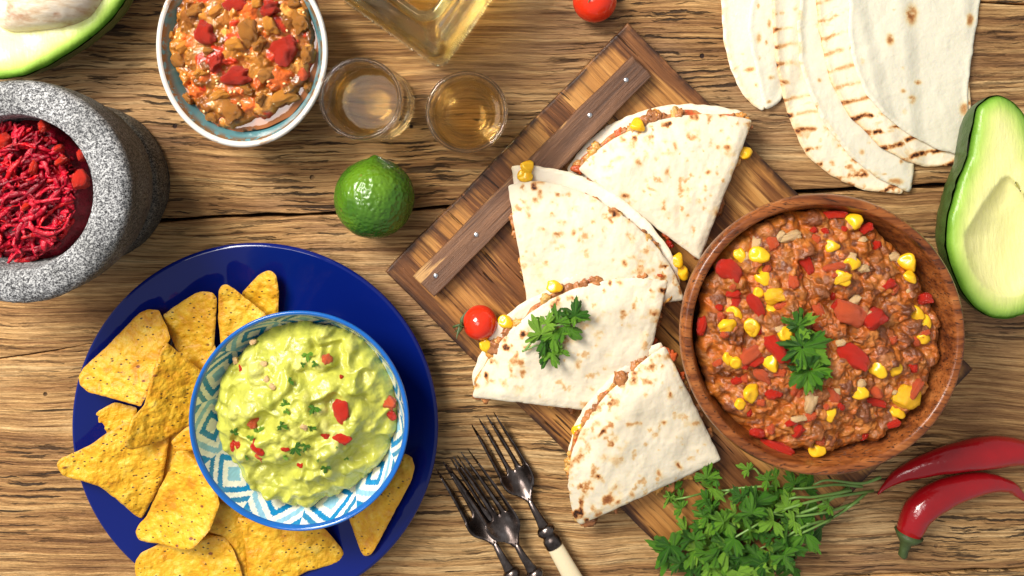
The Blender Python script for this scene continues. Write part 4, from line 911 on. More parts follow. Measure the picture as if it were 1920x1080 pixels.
# ================================================================ teal bowl of vegetable salsa
sz_ = .055; sc_ = P(452, 92, sz_); ra, rb = LEN(161, sz_), LEN(184, sz_)
sb = thing('teal_bowl', 'rustic oval bowl with teal glaze inside and a pale rim, full of salsa', 'bowl', (*sc_, 0))
def ov(R, Z, t): return R * (ra * rb / np.sqrt((rb * np.cos(t - .12)) ** 2 + (ra * np.sin(t - .12)) ** 2)) / ra * (1 + .008 * np.sin(3 * t + 1)), Z + .0006 * np.sin(2 * t + .5) * (Z > .03)
so = smooth_profile([(.0001, .0006), (.025, .0005), (.028, .003), (.040, .020), (ra - .003, .043), (ra - .0003, .0522)], 70)
si = smooth_profile([(ra - .0030, .0542), (ra - .0048, .0505), (ra - .0085, .041), (.036, .024), (.020, .0085), (.0001, .006)], 90)
sr = smooth_profile([(ra - .0003, .0520), (ra, .0538), (ra - .0009, sz_), (ra - .0022, sz_ - .0001), (ra - .0031, .0541)], 30)
m = M('worn_pale_rim', Roughness=.28); c = m.co(False); e = m.mr(m.noise(c, 60, 4, .7), .56, .66, 0, .8)
m.set('Base Color', m.mix(e, (.58, .545, .49), (.36, .21, .11))); MT['srim'] = m.m
m = M('teal_glaze', Roughness=.16); c = m.co(False); t = m.noise(c, 55, 4, .6); e = m.attr('wear')
col = m.mix(t, (.075, .215, .245), (.14, .32, .345)); col = m.mix(m.mt('MULTIPLY', e, m.mr(m.noise(c, 210, 4, .7), .40, .52)), col, (.20, .095, .03))
col = m.mix(m.mr(m.vor(c, 150), .05, .11, .8, 0), col, (.05, .07, .05)); m.set('Base Color', col); MT['teal'] = m.m
V, F = lathe(so, 160, sc_, rfun=ov); obj('outer_wall', V, F, MT['srim'], sb)
V, F = lathe(sr, 160, sc_, rfun=ov); obj('rim', V, F, MT['srim'], sb)
V, F = lathe(si, 160, sc_, rfun=ov); obj('inner_wall', V, F, MT['teal'], sb, True, {'wear': sstep(V[:, 2], .047, .0535)})
salsa = thing('vegetable_salsa', 'cooked vegetable salsa of brown and red chunks in the teal bowl', 'salsa', (*sc_, .03))
spx = [(310, 75), (325, 30), (330, -20), (370, -62), (450, -80), (530, -62), (572, -20), (592, 30), (595, 80), (588, 125), (568, 168), (535, 206), (500, 222), (462, 236), (425, 244), (398, 234), (368, 206), (352, 165), (330, 128)]
sh = Heap(spx, .043, .055, 2.2, .0004, seed=81); r = np.random.default_rng(81)
sh.Z += .0016 * fbm(sh.X / .006, sh.Y / .006, 0, 82, 3); sh.C[:] = (.36, .115, .022)
pal = [(.42, .155, .022), (.32, .11, .016), (.52, .20, .028), (.20, .065, .010), (.62, .26, .05), (.52, .04, .012), (.60, .12, .02), (.36, .15, .03)]
for i, (x, y) in enumerate(rand_in(sh, r, 520)):
    a = r.uniform(.0018, .0048) if i % 3 else r.uniform(.0048, .0090); zl = float(sh.sample(sh.base, x, y))
    sh.lump(x, y, zl + r.uniform(-.004, .0016) - .3 * a, a, a * r.uniform(.5, .95), a * r.uniform(.55, .9), r.uniform(0, 6.3), np.array(pal[r.integers(8)]) * r.uniform(.8, 1.2), .26, 2.7, tuple(r.normal(0, .28, 2)))
for k_ in range(3): sh.C[..., k_] = box_blur(sh.C[..., k_], 1)
sh.Z = box_blur(sh.Z, 1) + .00016 * fbm(sh.X / .0012, sh.Y / .0012, 0, 84, 3)
MT['salsa'] = mat_vc('stewed_vegetables', .20, .10, (360, .0006), .45, .35, .1, (.004, .002, .0006), 190)
sh.build('vegetable_mash', MT['salsa'], salsa, 150, 520, .010, .03, 8)
MT['veg'] = mat_plain('stewed_aubergine', (.38, .15, .026), .12, .55, 110, (200, .0012), Subsurface_Weight=.25, Subsurface_Radius=(.005, .002, .0006), Subsurface_Scale=1.0)
MT['veg2'] = mat_plain('stewed_orange_pepper', (.60, .24, .035), .12, .45, 110, (200, .0012), Subsurface_Weight=.25, Subsurface_Radius=(.005, .002, .0006), Subsurface_Scale=1.0)
def veg_mesh(i, mat):
    V, F = blob((1, 1, 1), 71 + i * 3, .30, 1.15, 4, .34); V[:, 2] -= .25 * V[:, 0] ** 2 * math.cos(i)
    me = raw_mesh('piece', V, F); me.materials.append(mat); return me
DV = [veg_mesh(i, MT['veg']) for i in range(5)]; DV2 = [veg_mesh(i + 5, MT['veg2']) for i in range(5)]; MT['stew_tom'] = mat_plain('stewed_tomato', (.40, .022, .008), .12, .5, 120, (260, .0010), Subsurface_Weight=.12, Subsurface_Radius=(.005, .001, .0005), Subsurface_Scale=1.0)
DRS = []
for i in range(5):
    V, F = blob((1, 1, 1), 140 + i * 7, .34, 1.3, 4, .12); me = raw_mesh('piece', V, F); me.materials.append(MT['stew_tom']); DRS.append(me)
Zs = lambda x, y: (x / 3, y / 3)
for x, y, sx, sy, rz, k in [(1350, 25, 30, 18, .2, 'r'), (1510, 55, 24, 16, .4, 'r'), (1160, 190, 20, 24, .3, 'r'), (1600, 295, 26, 30, -.4, 'r'), (1340, 430, 30, 18, .3, 'r'), (1215, 350, 12, 18, -.6, 'r'), (1700, 420, 14, 20, .4, 's'),
                              (1400, 185, 28, 38, .3, 'v'), (1690, 120, 26, 36, .2, 'v'), (1310, 620, 30, 36, .2, 'v'), (1395, 510, 24, 16, -.4, 'v'), (1205, 650, 28, 22, -.5, 'v'), (1600, 540, 38, 24, .4, 'o'), (1015, 345, 28, 22, -.5, 'v'), (1500, 420, 26, 22, .2, 'v'), (1040, 260, 24, 14, .6, 'o'),
                              (1730, 310, 18, 26, 0, 'v'), (1240, 530, 30, 17, .4, 'o'), (1130, 410, 18, 12, .5, 'o'), (1520, 140, 18, 30, .3, 'o'), (1320, 250, 24, 18, .2, 'o'), (1220, 60, 24, 16, .7, 'o'), (1100, 60, 26, 18, .4, 'v'), (1460, 250, 22, 15, .9, 'v'), (1060, 560, 20, 15, -.6, 'v'), (1740, 490, 14, 16, 0, 'v'),
                              (1655, 20, 22, 16, .2, 'v'), (1450, 20, 16, 18, .2, 'o'), (960, 200, 14, 18, .2, 'o'), (1470, 560, 20, 12, .9, 'v'), (1180, 290, 20, 13, .2, 'v')]:
    p = sh.at(*Zs(x, y)); me = {'r': DRS, 's': DS, 'v': DV, 'o': DV2}[k][(x + y) % 5]
    place({'r': 'tomato_chunk', 's': 'tomato_chunk', 'v': 'aubergine_chunk', 'o': 'pepper_chunk'}[k], me, salsa, p + Vector((0, 0, -.0006)), (r.uniform(-.45, .45), r.uniform(-.45, .45), rz), tuple(q_ * (.92 if k == 'r' else .70) for q_ in (LEN(sx, .055), LEN(sy, .055), .0062)))
J = Join()
for i in range(46):
    x, y = rand_in(sh, r, 1, .9)[0]; z = float(sh.sample(sh.Z, x, y)); V, F = blob((.0011, .0008, .0006), i, .1, 1, 1); J.add(V @ rotm(0, 0, r.uniform(0, 6)).T + np.array([x + sh.c[0], y + sh.c[1], z + .0004]), F)
tag(J.build('tomato_seeds', mat_plain('tomato_seed', (.78, .58, .26), .25), salsa), kind='stuff')
lp = chaikin(resample([(322, 60), (330, 10), (345, -55), (420, -88), (500, -82), (565, -50), (596, 0), (607, 60), (600, 125), (578, 178), (545, 218), (500, 240), (440, 250), (395, 240), (362, 210), (340, 165), (328, 120)], 12), 2)
MT['broth'] = mat_plain('salsa_broth', (.30, .10, .03), .04, .2, 60, None, Coat_Weight=.5)
sheet('broth', lp, lambda v, d: .0425 + 0 * d, .001, MT['broth'], salsa, 8)

# ================================================================ shot glasses
def shot(cx, cy, label):
    gx = P(cx, cy, .080); R0 = LEN(78, .080)
    t = thing('shot_glass', label, 'shot glass', (*gx, 0), 'shot glasses of tequila')
    pr = smooth_profile([(.0001, .0012), (.015, .0012), (.0185, .0002), (.0232, .0003), (.0241, .002), (.0236, .006), (.0222, .014), (.0222, .03), (.0228, .06), (R0 - .0001, .0782), (R0 - .0006, .0796), (R0 - .0014, .0801), (R0 - .0022, .0796), (R0 - .0027, .0780), (.0203, .055), (.0183, .035), (.0158, .020), (.0130, .0145), (.009, .0130), (.0001, .0127)], 240)
    V, F = lathe(pr, 120, gx)
    obj('glass_body', V, F, MT['glass'], t)
    zl = .0475; inner = smooth_profile([(.0001, .0126), (.009, .0129), (.0131, .0144), (.0159, .0199), (.0184, .0349), (.0197, zl)], 60)
    rl = .0197; lid = [(rl - .0002, zl), (rl - .0012, zl - .0005), (rl - .004, zl - .0006), (.0001, zl - .0006)]
    V, F = lathe(np.vstack([inner, lid]), 120, gx); obj('tequila', V, F, MT['tequila'], t)
shot(676, 185, 'left shot glass of golden tequila, close beside the teal salsa bowl')
shot(875, 210, 'shot glass of golden tequila between the bottle corner and the serving board')

# ================================================================ square bottle
def rsq(cx, cy, half, rad, n=10, rot=0.0):
    o = []
    for k, (sx, sy) in enumerate(((1, 1), (-1, 1), (-1, -1), (1, -1))):
        for i in range(n + 1):
            a = k * math.pi / 2 + i / n * math.pi / 2; o.append((sx * (half - rad) + rad * math.cos(a), sy * (half - rad) + rad * math.sin(a)))
    o = np.array(o); c_, s_ = math.cos(rot), math.sin(rot); return np.stack([cx + o[:, 0] * c_ - o[:, 1] * s_, cy + o[:, 0] * s_ + o[:, 1] * c_], 1)
def loft(rings):
    n = len(rings[0][0]); V = np.vstack([np.column_stack([p, np.full(n, z)]) for p, z in rings]); m = len(rings)
    F = [(k * n + i, k * n + (i + 1) % n, (k + 1) * n + (i + 1) % n, (k + 1) * n + i) for k in range(m - 1) for i in range(n)]
    F.append(tuple(range(n))[::-1]); F.append(tuple((m - 1) * n + i for i in range(n))); return V, F
brot = math.radians(-35.5); bx, by = P(799, -41, 0); bhalf = 126 * S
bottle = thing('glass_bottle', 'square glass bottle of golden tequila, its corner in view at the top edge', 'bottle', (bx, by, 0))
R_ = lambda h, rd, z: (rsq(bx, by, h, rd, 10, brot), z)
ht = .064
V, F = loft([R_(bhalf - .003, .007, .0004), R_(bhalf - .0008, .008, .0012), R_(bhalf, .008, .004), R_(bhalf, .008, ht - .016), R_(bhalf - .002, .009, ht - .008), R_(bhalf - .006, .010, ht - .002), R_(bhalf - .0105, .011, ht),
             R_(bhalf - .0130, .011, ht + .002), R_(bhalf - .0132, .011, ht + .016), R_(bhalf - .0140, .010, ht + .018), R_(bhalf - .0165, .009, ht + .018), R_(bhalf - .0178, .008, ht + .016), R_(bhalf - .0180, .008, ht - .002),
             R_(bhalf - .012, .007, ht - .010), R_(bhalf - .0062, .006, ht - .020), R_(bhalf - .0058, .006, .014), R_(bhalf - .009, .006, .011), R_(bhalf - .02, .006, .012)])
obj('bottle_glass', V, F, MT['glass_green'], bottle, True)
V, F = loft([R_(bhalf - .02, .006, .0119), R_(bhalf - .009, .006, .0109), R_(bhalf - .0057, .006, .0139), R_(bhalf - .0061, .006, ht - .022), R_(bhalf - .0063, .006, ht - .021)])
obj('tequila', V, F, MT['bottle_drink'], bottle, True)

# ================================================================ lime, cherry tomatoes
lz = .0265; lc = P(701, 372, lz)
v, f = ico(6); ly = v[:, 1]; axr = np.hypot(v[:, 0], v[:, 2])
V = np.stack([v[:, 0] * .0250, v[:, 1] * .0252, v[:, 2] * .0248], 1)
tip = np.exp(-((axr) / .17) ** 2) * (ly > 0); V[:, 1] += .0022 * tip; V[:, 1] -= .0012 * np.exp(-(axr / .2) ** 2) * (ly < 0) * -1
V *= (1 + .012 * fbm(v[:, 0] * 2.2, v[:, 1] * 2.2, v[:, 2] * 2.2, 5, 2) + .006 * fbm(v[:, 0] * 9, v[:, 1] * 9, v[:, 2] * 9, 6, 2))[:, None]
V = V @ rotm(.22, 0, -.05).T; V = V + np.array([*lc, .0252])
lime = obj('lime', V, f, MT['lime'], None, True, {'tone': sstep(fbm(v[:, 0] * 1.3, v[:, 1] * 1.3, v[:, 2] * 1.3, 12, 2) + .6 * ly, -.4, .9)}, origin=(*lc, 0))
tag(lime, 'whole green lime with glossy dimpled peel lying on the table', 'lime')
def cherry(cx, cy, rp, z, stalk, label, sepals):
    rad = LEN(rp, z); c = np.array([*P(cx, cy, z), z]); t = thing('cherry_tomato', label, 'cherry tomato', (*c[:2], z - rad * .96))
    v, f = ico(5); st = Vector(stalk).normalized(); sdot = v @ np.array(st)
    V = v * rad * (1 - .04 * np.exp(-((1 - sdot) / .05)) + .012 * fbm(v[:, 0] * 1.6, v[:, 1] * 1.6, v[:, 2] * 1.6, 3, 2))[:, None]
    obj('tomato_body', V + c, f, MT['tomato'], t)
    top = Vector(c) + st * rad * .93; J = Join()
    a = st.orthogonal().normalized(); b = st.cross(a)
    for i in range(sepals):
        an = i / sepals * 6.283 + .4 * math.sin(i * 3); d = a * math.cos(an) + b * math.sin(an)
        pts = [top + d * rad * .95 * s_ + st * (rad * (.10 + .55 * s_ * math.sin(1.3 * s_ + i)) if sepals < 6 else rad * (.14 - .30 * s_ ** 2 + .1 * math.sin(i * 2 + 4 * s_))) for s_ in (0, .3, .6, .9)]
        V, F = tube(spline([tuple(p_) for p_ in pts], 12), rad * np.array([.10, .13, .14, .15, .14, .12, .1, .08, .06, .045, .03, .02, .01])[:len(spline([tuple(p_) for p_ in pts], 12))], 8, .35); J.add(V, F)
    J.build('calyx', MT['calyx'], t)
    V, F = tube([tuple(top), tuple(top + st * rad * .35 + a * rad * .1), tuple(top + st * rad * .62 + a * rad * .25)], [rad * .09, rad * .07, rad * .08], 8); obj('stalk', V, F, MT['calyx'], t)
cherry(900, 605, 32.5, ZB + .0108, (-1, -.05, .12), 'red cherry tomato on the board beside the parsley topped quesadilla', 5)
cherry(1115, 1, 41, .0135, (-.05, .55, .95), 'red cherry tomato cut off by the top edge, above the corner of the serving board', 7)

# ================================================================ avocados
def avocado(label, pts, ctr, h, cav, rim_w, pit=None, loc_z=0):
    o_ = outline(pts, 16, 2, .6, 3, 30); c = np.array(ctr, float)
    t = thing('avocado_half', label, 'avocado half', (*P(*ctr, 0), 0), 'halved avocados')
    poly = inset(o_, 1.3)
    def depth(v):
        d = ((v[:, 0] - cav[0]) / cav[2]); w_ = (v[:, 1] - cav[1]) / cav[3]; w_ = np.where(w_ * cav[4] < 0, w_ * 1.0, w_)
        taper = np.where(w_ < 0, 1 - .0 * w_, 1); wid = np.where(w_ < 0, np.clip(1 + w_ * .62, .05, 1), 1) if cav[4] else 1
        q = (d / wid) ** 2 + w_ ** 2 if cav[4] else d ** 2 + w_ ** 2
        return np.sqrt(np.clip(1 - q, 0, 1)), q
    def zf(v, d):
        dp, q = depth(v); return h - cav[5] * dp ** 1.2 - .0035 * np.exp(-(d / 9.0) ** 1.2) + .0010 * fbm(v[:, 0] / 60, v[:, 1] / 60, 0, 2, 2)
    def at_(v, d): dp, q = depth(v); return {'rim': np.clip(d / rim_w, 0, 1), 'pit': sstep(1.12 - q, 0, .25)}
    sheet('flesh', poly, zf, .0030, MT['avo'], t, 4, attr=at_)
    rings = []
    ow = np.array([P(x, y, h) for x, y in o_]); cw = np.array(P(*ctr, h))
    for k in range(15):
        a = k / 14 * math.pi / 2; s_ = math.cos(a) ** .62 if k < 14 else .02; z = (h - .0015) * (1 - math.sin(a)) + .0004
        rings.append((cw + (ow - cw) * s_ * (1.0 if k else 1.0), z))
    V, F = loft(rings); F = [x[::-1] for x in F[:-2]]
    V[:, :2] += .0005 * np.stack([vn(V[:, 0] / .004, V[:, 1] / .004, V[:, 2] / .004, 1), vn(V[:, 0] / .004, V[:, 1] / .004, V[:, 2] / .004, 2)], 1)
    obj('skin', V, F, MT['skin'], t)
    return t
a2 = [(1831, 200), (1845, 188), (1857, 180), (1872, 177), (1890, 183), (1908, 196), (1922, 216), (1936, 250), (1950, 296), (1972, 343), (1990, 402), (1996, 458), (1986, 510), (1962, 556), (1925, 590), (1890, 599), (1858, 596), (1826, 578), (1801, 545), (1783, 502), (1772, 458), (1777, 402), (1793, 343), (1813, 296), (1821, 245)]
avocado('halved avocado at the right edge without its stone, a pale hollow in the flesh', a2, (1885, 425), .034, (1886, 442, 80, 112, 1, .012), 62)
a1 = [(262, -60), (236, 0), (214, 33), (180, 64), (140, 94), (90, 124), (46, 143), (0, 149), (-60, 142), (-115, 100), (-140, 30), (-130, -70), (-60, -160), (60, -205), (180, -190), (245, -130)]
t1 = avocado('halved avocado in the top left corner with its pale brown stone still in place', a1, (55, -30), .040, (95, -48, 98, 98, 0, .010), 60)
pzc = .040; v, f = ico(5); pcx = P(96, -42, pzc + .012)
pl_ = v.copy(); tipd = np.array([-.80, -.60, 0]); s_ = v @ tipd
V = v * LEN(88, pzc + .012) * (1 + .015 * fbm(v[:, 0] * 3, v[:, 1] * 3, v[:, 2] * 3, 3, 3))[:, None]; V += np.outer(np.clip(s_, 0, 1) ** 5, tipd) * LEN(56, .05); V[:, 2] *= .9
m = M('avocado_stone', Roughness=.42); c = m.co(False); n1 = m.noise(m.map(c, (60, 200, 60), (0, 0, .6)), 1, 5, .65); n2 = m.noise(c, 38, 4, .6)
m.set('Base Color', m.mix(m.mr(n2, .52, .68), m.ramp(n1, [(.35, (.60, .40, .24)), (.5, (.74, .62, .46)), (.65, (.80, .72, .60))]), (.42, .17, .07))); m.set('Normal', m.bump(n1, .0008, .7)); MT['stone'] = m.m
obj('stone', V + np.array([*pcx, pzc + .002]), f, MT['stone'], t1)

# ================================================================ folded tortillas, top right
TS = [
 ([(1352, -130), (1352, 0), (1357, 80), (1370, 130), (1388, 170), (1410, 196), (1431, 209), (1440, 190), (1450, 120), (1450, 0), (1450, -130)], 'tort_grill', 'leftmost folded tortilla of the fan, yellowish with a browned edge'),
 ([(1409, -130), (1409, 0), (1402, 50), (1409, 100), (1421, 150), (1428, 185), (1434, 206), (1450, 200), (1467, 187), (1480, 140), (1490, 0), (1490, -130)], 'tort_white', 'narrow pale folded tortilla, second in the fan, with a blunt rounded lower end'),
 ([(1447, -130), (1447, 0), (1448, 60), (1459, 140), (1478, 220), (1510, 290), (1558, 330), (1620, 357), (1692, 364), (1700, 340), (1650, 200), (1600, 0), (1600, -130)], 'tort_grill', 'grill marked folded tortilla with dark scorched dots along its left edge, third in the fan'),
 ([(1500, -130), (1500, 0), (1495, 50), (1499, 120), (1520, 182), (1545, 230), (1590, 290), (1640, 330), (1706, 363), (1712, 335), (1714, 300), (1700, 150), (1680, -130)], 'tort_white', 'white folded tortilla between the two grill marked ones, its corner lowest in the fan'),
 ([(1530, -130), (1530, 0), (1535, 60), (1555, 150), (1590, 215), (1650, 275), (1700, 303), (1732, 312), (1780, 312), (1812, 298), (1820, 200), (1800, -130)], 'tort_grill', 'grill marked folded tortilla with dark diagonal bars, just under the top one'),
 ([(1592, -130), (1592, 0), (1590, 60), (1600, 120), (1622, 175), (1660, 217), (1700, 250), (1760, 281), (1827, 295), (1817, 268), (1815, 170), (1826, 80), (1838, 0), (1850, -130)], 'tort_white', 'topmost white folded tortilla of the fan, with a few round brown blisters'),
]
TO = [outline(p, 8, 2, 1.3, i + 70, 14) for i, (p, _, _) in enumerate(TS)]
for i, (p_, mt_, lb) in enumerate(TS):
    def zf(v, d, i=i):
        z = .0016
        for j in range(i): z = z + .0024 * sstep(sdist(v, TO[j]), -26, 4)
        return z + .0006 * fbm(v[:, 0] / 80, v[:, 1] / 80, 0, i, 2) + .00014 * fbm(v[:, 0] / 15, v[:, 1] / 18, 0, i + 9, 2) + .0008 * (1 - sstep(d, 0, 14))
    def ta(v, d, i=i):
        x, y = v[:, 0], v[:, 1]; n1 = fbm(x / 12, y / 12, 0, i + 3, 3); n2 = fbm(x / 35, y / 35, 0, i + 8, 2); t = 0 * x
        def sp(cx, cy, a, b, s_=.8, th=0): 
            u = (x - cx) * math.cos(th) + (y - cy) * math.sin(th) + 1.5 * n1; w_ = -(x - cx) * math.sin(th) + (y - cy) * math.cos(th) + 1.5 * n2; return s_ * np.exp(-((u / a) ** 2 + (w_ / b) ** 2) ** 1.5)
        if i in (2, 4):
            s_ = (y + (.16 if i == 2 else .30) * (x - 1500)) / (33 if i == 2 else 34) + .12 * n2; fr = s_ - np.floor(s_) - .5
            st = np.exp(-(fr / .11) ** 2) * sstep(n1 + .7 * n2, -.75, .25)
            if i == 2: t = st * (.28 + 1.5 * np.exp(-d / 8.0) + .35 * sstep(y, 190, 260)) + .55 * sstep(y, 215, 300) * sstep(n1 + n2, .0, .8) + .25 * np.exp(-d / 5)
            else: t = st * (.45 + 1.1 * sstep(y, 160, 235)) + .3 * np.exp(-d / 4) + .5 * sp(1800, 302, 16, 9)
        elif i == 0: t = .30 * np.exp(-d / 5) * sstep(n1, -.2, .5) + sp(1405, 131, 10, 4, .55, -.15) + sp(1418, 160, 3, 4, .6) + sp(1392, 102, 3, 2, .3)
        elif i == 1:
            for q in ((1420, 12, 3, 6), (1421, 72, 5, 9), (1441, 45, 3, 9), (1441, 190, 4, 3), (1447, 145, 6, 4), (1423, 108, 2, 4), (1436, 80, 2, 5)): t = t + sp(*q, .5)
        elif i == 3:
            for q in ((1535, 150, 4, 4), (1530, 200, 3, 8), (1614, 285, 5, 5), (1688, 303, 4, 4), (1564, 258, 3, 7), (1628, 268, 3, 3), (1678, 340, 14, 6), (1655, 326, 5, 2), (1532, 50, 3, 4)): t = t + sp(*q, .5)
            t = t + .3 * np.exp(-d / 5) * sstep(n1, 0, .6)
        else:
            for q in ((1707, 28, 11, 17, .7), (1667, 74, 7, 10, .7), (1817, 36, 6, 12, .6), (1720, 155, 6, 4, .6), (1709, 187, 7, 7, .6), (1692, 172, 5, 4, .45, .6), (1806, 205, 8, 12, .62), (1693, 210, 4, 5, .35), (1692, 128, 3, 2, .35), (1675, 20, 2, 2, .3), (1615, 115, 3, 6, .25)): t = t + sp(*q)
        return {'toast': np.clip(t, 0, 1)}
    c_ = np.mean(p_, 0)
    o = sheet('folded_tortilla', TO[i], zf, .0024, MT[mt_], None, 3.2, attr=ta, origin=(*P(*c_, 0), 0))
    tag(o, lb, 'tortilla', 'folded tortillas fanned out at the top right')

# ================================================================ parsley
def leaflet(seed, lobes=3):
    """a ruffled toothed leaflet in the unit square: stalk at the origin, tip towards +x"""
    r = np.random.default_rng(seed); nt, nr = 108, 7; th = np.linspace(-2.15, 2.15, nt)
    lob = np.zeros(nt)
    for c_, w_, h_ in ((-1.45, .62, .80), (0, .60, 1.0), (1.45, .62, .80)):
        lob = np.maximum(lob, h_ * np.exp(-np.abs((th - c_ + r.normal(0, .06)) / w_) ** 3.2))
    sub_ = np.zeros(nt)
    for c_ in (-1.95, -1.50, -1.10, -.44, 0, .44, 1.10, 1.50, 1.95): sub_ = np.maximum(sub_, np.exp(-np.abs((th - c_ + r.normal(0, .04)) / .19) ** 2.5))
    t2 = np.abs(((th * 3.4 + r.uniform(0, 1)) % 1) - .5) * 2
    R = (.22 + .78 * lob) * (.70 + .30 * sub_) * (1 - .13 * t2) * (1 + .03 * r.normal(size=nt))
    ro = np.linspace(0, 1, nr) ** .8
    X = ro[:, None] * R * np.cos(th); Y = ro[:, None] * R * np.sin(th) * .92
    X = X + .0
    Z = .13 * ro[:, None] ** 1.5 * np.cos(th * 4.33) * R + .075 * ro[:, None] ** 1.5 * np.cos(th * 14 + r.uniform(0, 6)) * R + .05 * ro[:, None] ** 2 * np.sin(th * 2.2 + r.uniform(0, 6)) - .16 * (X - .3) ** 2 + .06 * r.normal() * Y
    vein = np.exp(-(((th[None] - np.array([-1.25, 0, 1.25])[:, None]) / .055) ** 2)).max(0)[None] * (1 - ro[:, None]) ** .5 + 0 * R
    V = np.stack([X, Y, Z], 2).reshape(-1, 3)
    F = [(i * nt + j, i * nt + j + 1, (i + 1) * nt + j + 1, (i + 1) * nt + j) for i in range(nr - 1) for j in range(nt - 1)]
    me = raw_mesh('leaf', V, F, True, {'vein': vein.ravel()}); me.materials.append(MT['leaf']); return me
LEAF = [leaflet(i) for i in range(6)]
LR = np.random.default_rng(4)
def leaf(root, x, y, z, ang, ln, pitch=.0, roll=None):
    """photo pixel of the stalk end, direction in degrees (0 = right, 90 = up in the photo), length in px"""
    L = LEN(ln, z); return place('leaf', LEAF[LR.integers(6)], root, PV(x, y, z), (LR.normal(0, .3) if roll is None else roll, -pitch, math.radians(ang)), (L, L * LR.uniform(.85, 1.1), L * LR.uniform(.8, 1.3)))
def stem(root, pts, r0=.0007, r1=.0005):
    w_ = [tuple(PV(x, y, z)) for x, y, z in pts]; s_ = spline(w_, 14); V, F = tube(s_, np.linspace(r0, r1, len(s_)), 8); obj('stem', V, F, MT['stem'], root)
zq = lambda x, y: float(QZ[3](np.array([[x, y]], float), None)[0]) + .0016 if False else ZB + .0016 + float(drape(np.array([[x, y]], float), 3)[0]) + TH + .0018
sp1 = thing('parsley_sprig', 'fresh green parsley sprig lying on the quesadilla beside the cherry tomato', 'parsley', PV(1040, 620, zq(1040, 620)), 'parsley garnishes')
for x, y, a, l in [(1014, 628, 112, 44), (1024, 608, 60, 30), (1046, 605, 100, 40), (1078, 592, 85, 38), (1078, 592, -20, 30), (1058, 612, -35, 44), (1062, 604, 10, 36), (1024, 632, -110, 42), (1030, 630, -60, 28), (1038, 628, -80, 36), (1030, 662, -120, 34), (1034, 662, -70, 32), (1030, 655, 185, 26), (1046, 655, -30, 26)]:
    leaf(sp1, x, y, zq(x, y) + LR.uniform(.0012, .0045), a, l, LR.uniform(-.1, .3))
for pts in ([(979, 659), (993, 653), (1008, 648), (1030, 655)], [(985, 656), (998, 640), (1010, 628), (1020, 622)], [(1015, 630), (1040, 612), (1062, 606), (1080, 592)], [(1040, 612), (1040, 635), (1034, 662)]):
    stem(sp1, [(x, y, zq(x, y) + .001) for x, y in pts])
sp2 = thing('parsley_sprig', 'parsley sprig with three ruffled leaf tufts standing on the chili in the wooden bowl', 'parsley', hp.at(1505, 660) + Vector((0, 0, .002)), 'parsley garnishes')
for x, y, a, l, dz in [(1497, 612, 90, 34, .009), (1496, 612, 145, 32, .009), (1499, 612, 32, 34, .009), (1504, 650, 165, 45, .007), (1504, 655, 200, 39, .006), (1508, 650, 15, 47, .008), (1508, 655, -25, 44, .007), (1504, 655, 255, 35, .008), (1500, 652, 130, 30, .006), (1520, 655, 50, 29, .006),
                        (1518, 690, 170, 44, .006), (1516, 694, 215, 44, .005), (1524, 694, -15, 34, .006), (1524, 697, -65, 35, .005), (1526, 690, 30, 32, .005), (1516, 696, 255, 37, .004)]:
    leaf(sp2, x, y, hp.zmid + dz, a, l * 1.22, LR.uniform(-.05, .3))
stem(sp2, [(1497, 612, .088), (1496, 632, .087), (1500, 652, .086)]); stem(sp2, [(1505, 652, .086), (1516, 672, .085), (1520, 694, .084)])
# chopped parsley on the guacamole: parts of the dish
for x, y, l in [(590, 262, 17), (565, 300, 9), (612, 303, 11), (505, 383, 14), (478, 472, 15), (490, 520, 12), (605, 512, 19), (612, 595, 18), (474, 588, 19), (250, 605, 13), (368, 600, 17), (325, 640, 13), (303, 733, 11), (540, 695, 21), (572, 685, 14), (480, 735, 15), (665, 788, 16), (765, 735, 8), (628, 742, 5), (716, 680, 4)]:
    p = gh.at(*Z5(x, y)); o = place('parsley_flake', LEAF[LR.integers(6)], guac, p + Vector((0, 0, .0012)), (LR.normal(0, .4), LR.normal(0, .25), LR.uniform(0, 6.3)), LEN(l, .065) * .95)
    o.location -= Vector((math.cos(o.rotation_euler[2]), math.sin(o.rotation_euler[2]), 0)) * LEN(l, .065) * .4
pb = thing('parsley_bunch', 'loose parsley bunch with long stems, lying across the lower edge of the serving board', 'parsley bunch', PV(1400, 960, ZB))
Z7 = lambda x, y: (1220 + x / 4.364, 840 + y / 4.364)
onb = lambda x, y: ZB if inside(np.array([[x, y]], float), np.array([A_, B_, D_, C_], float))[0] else .004
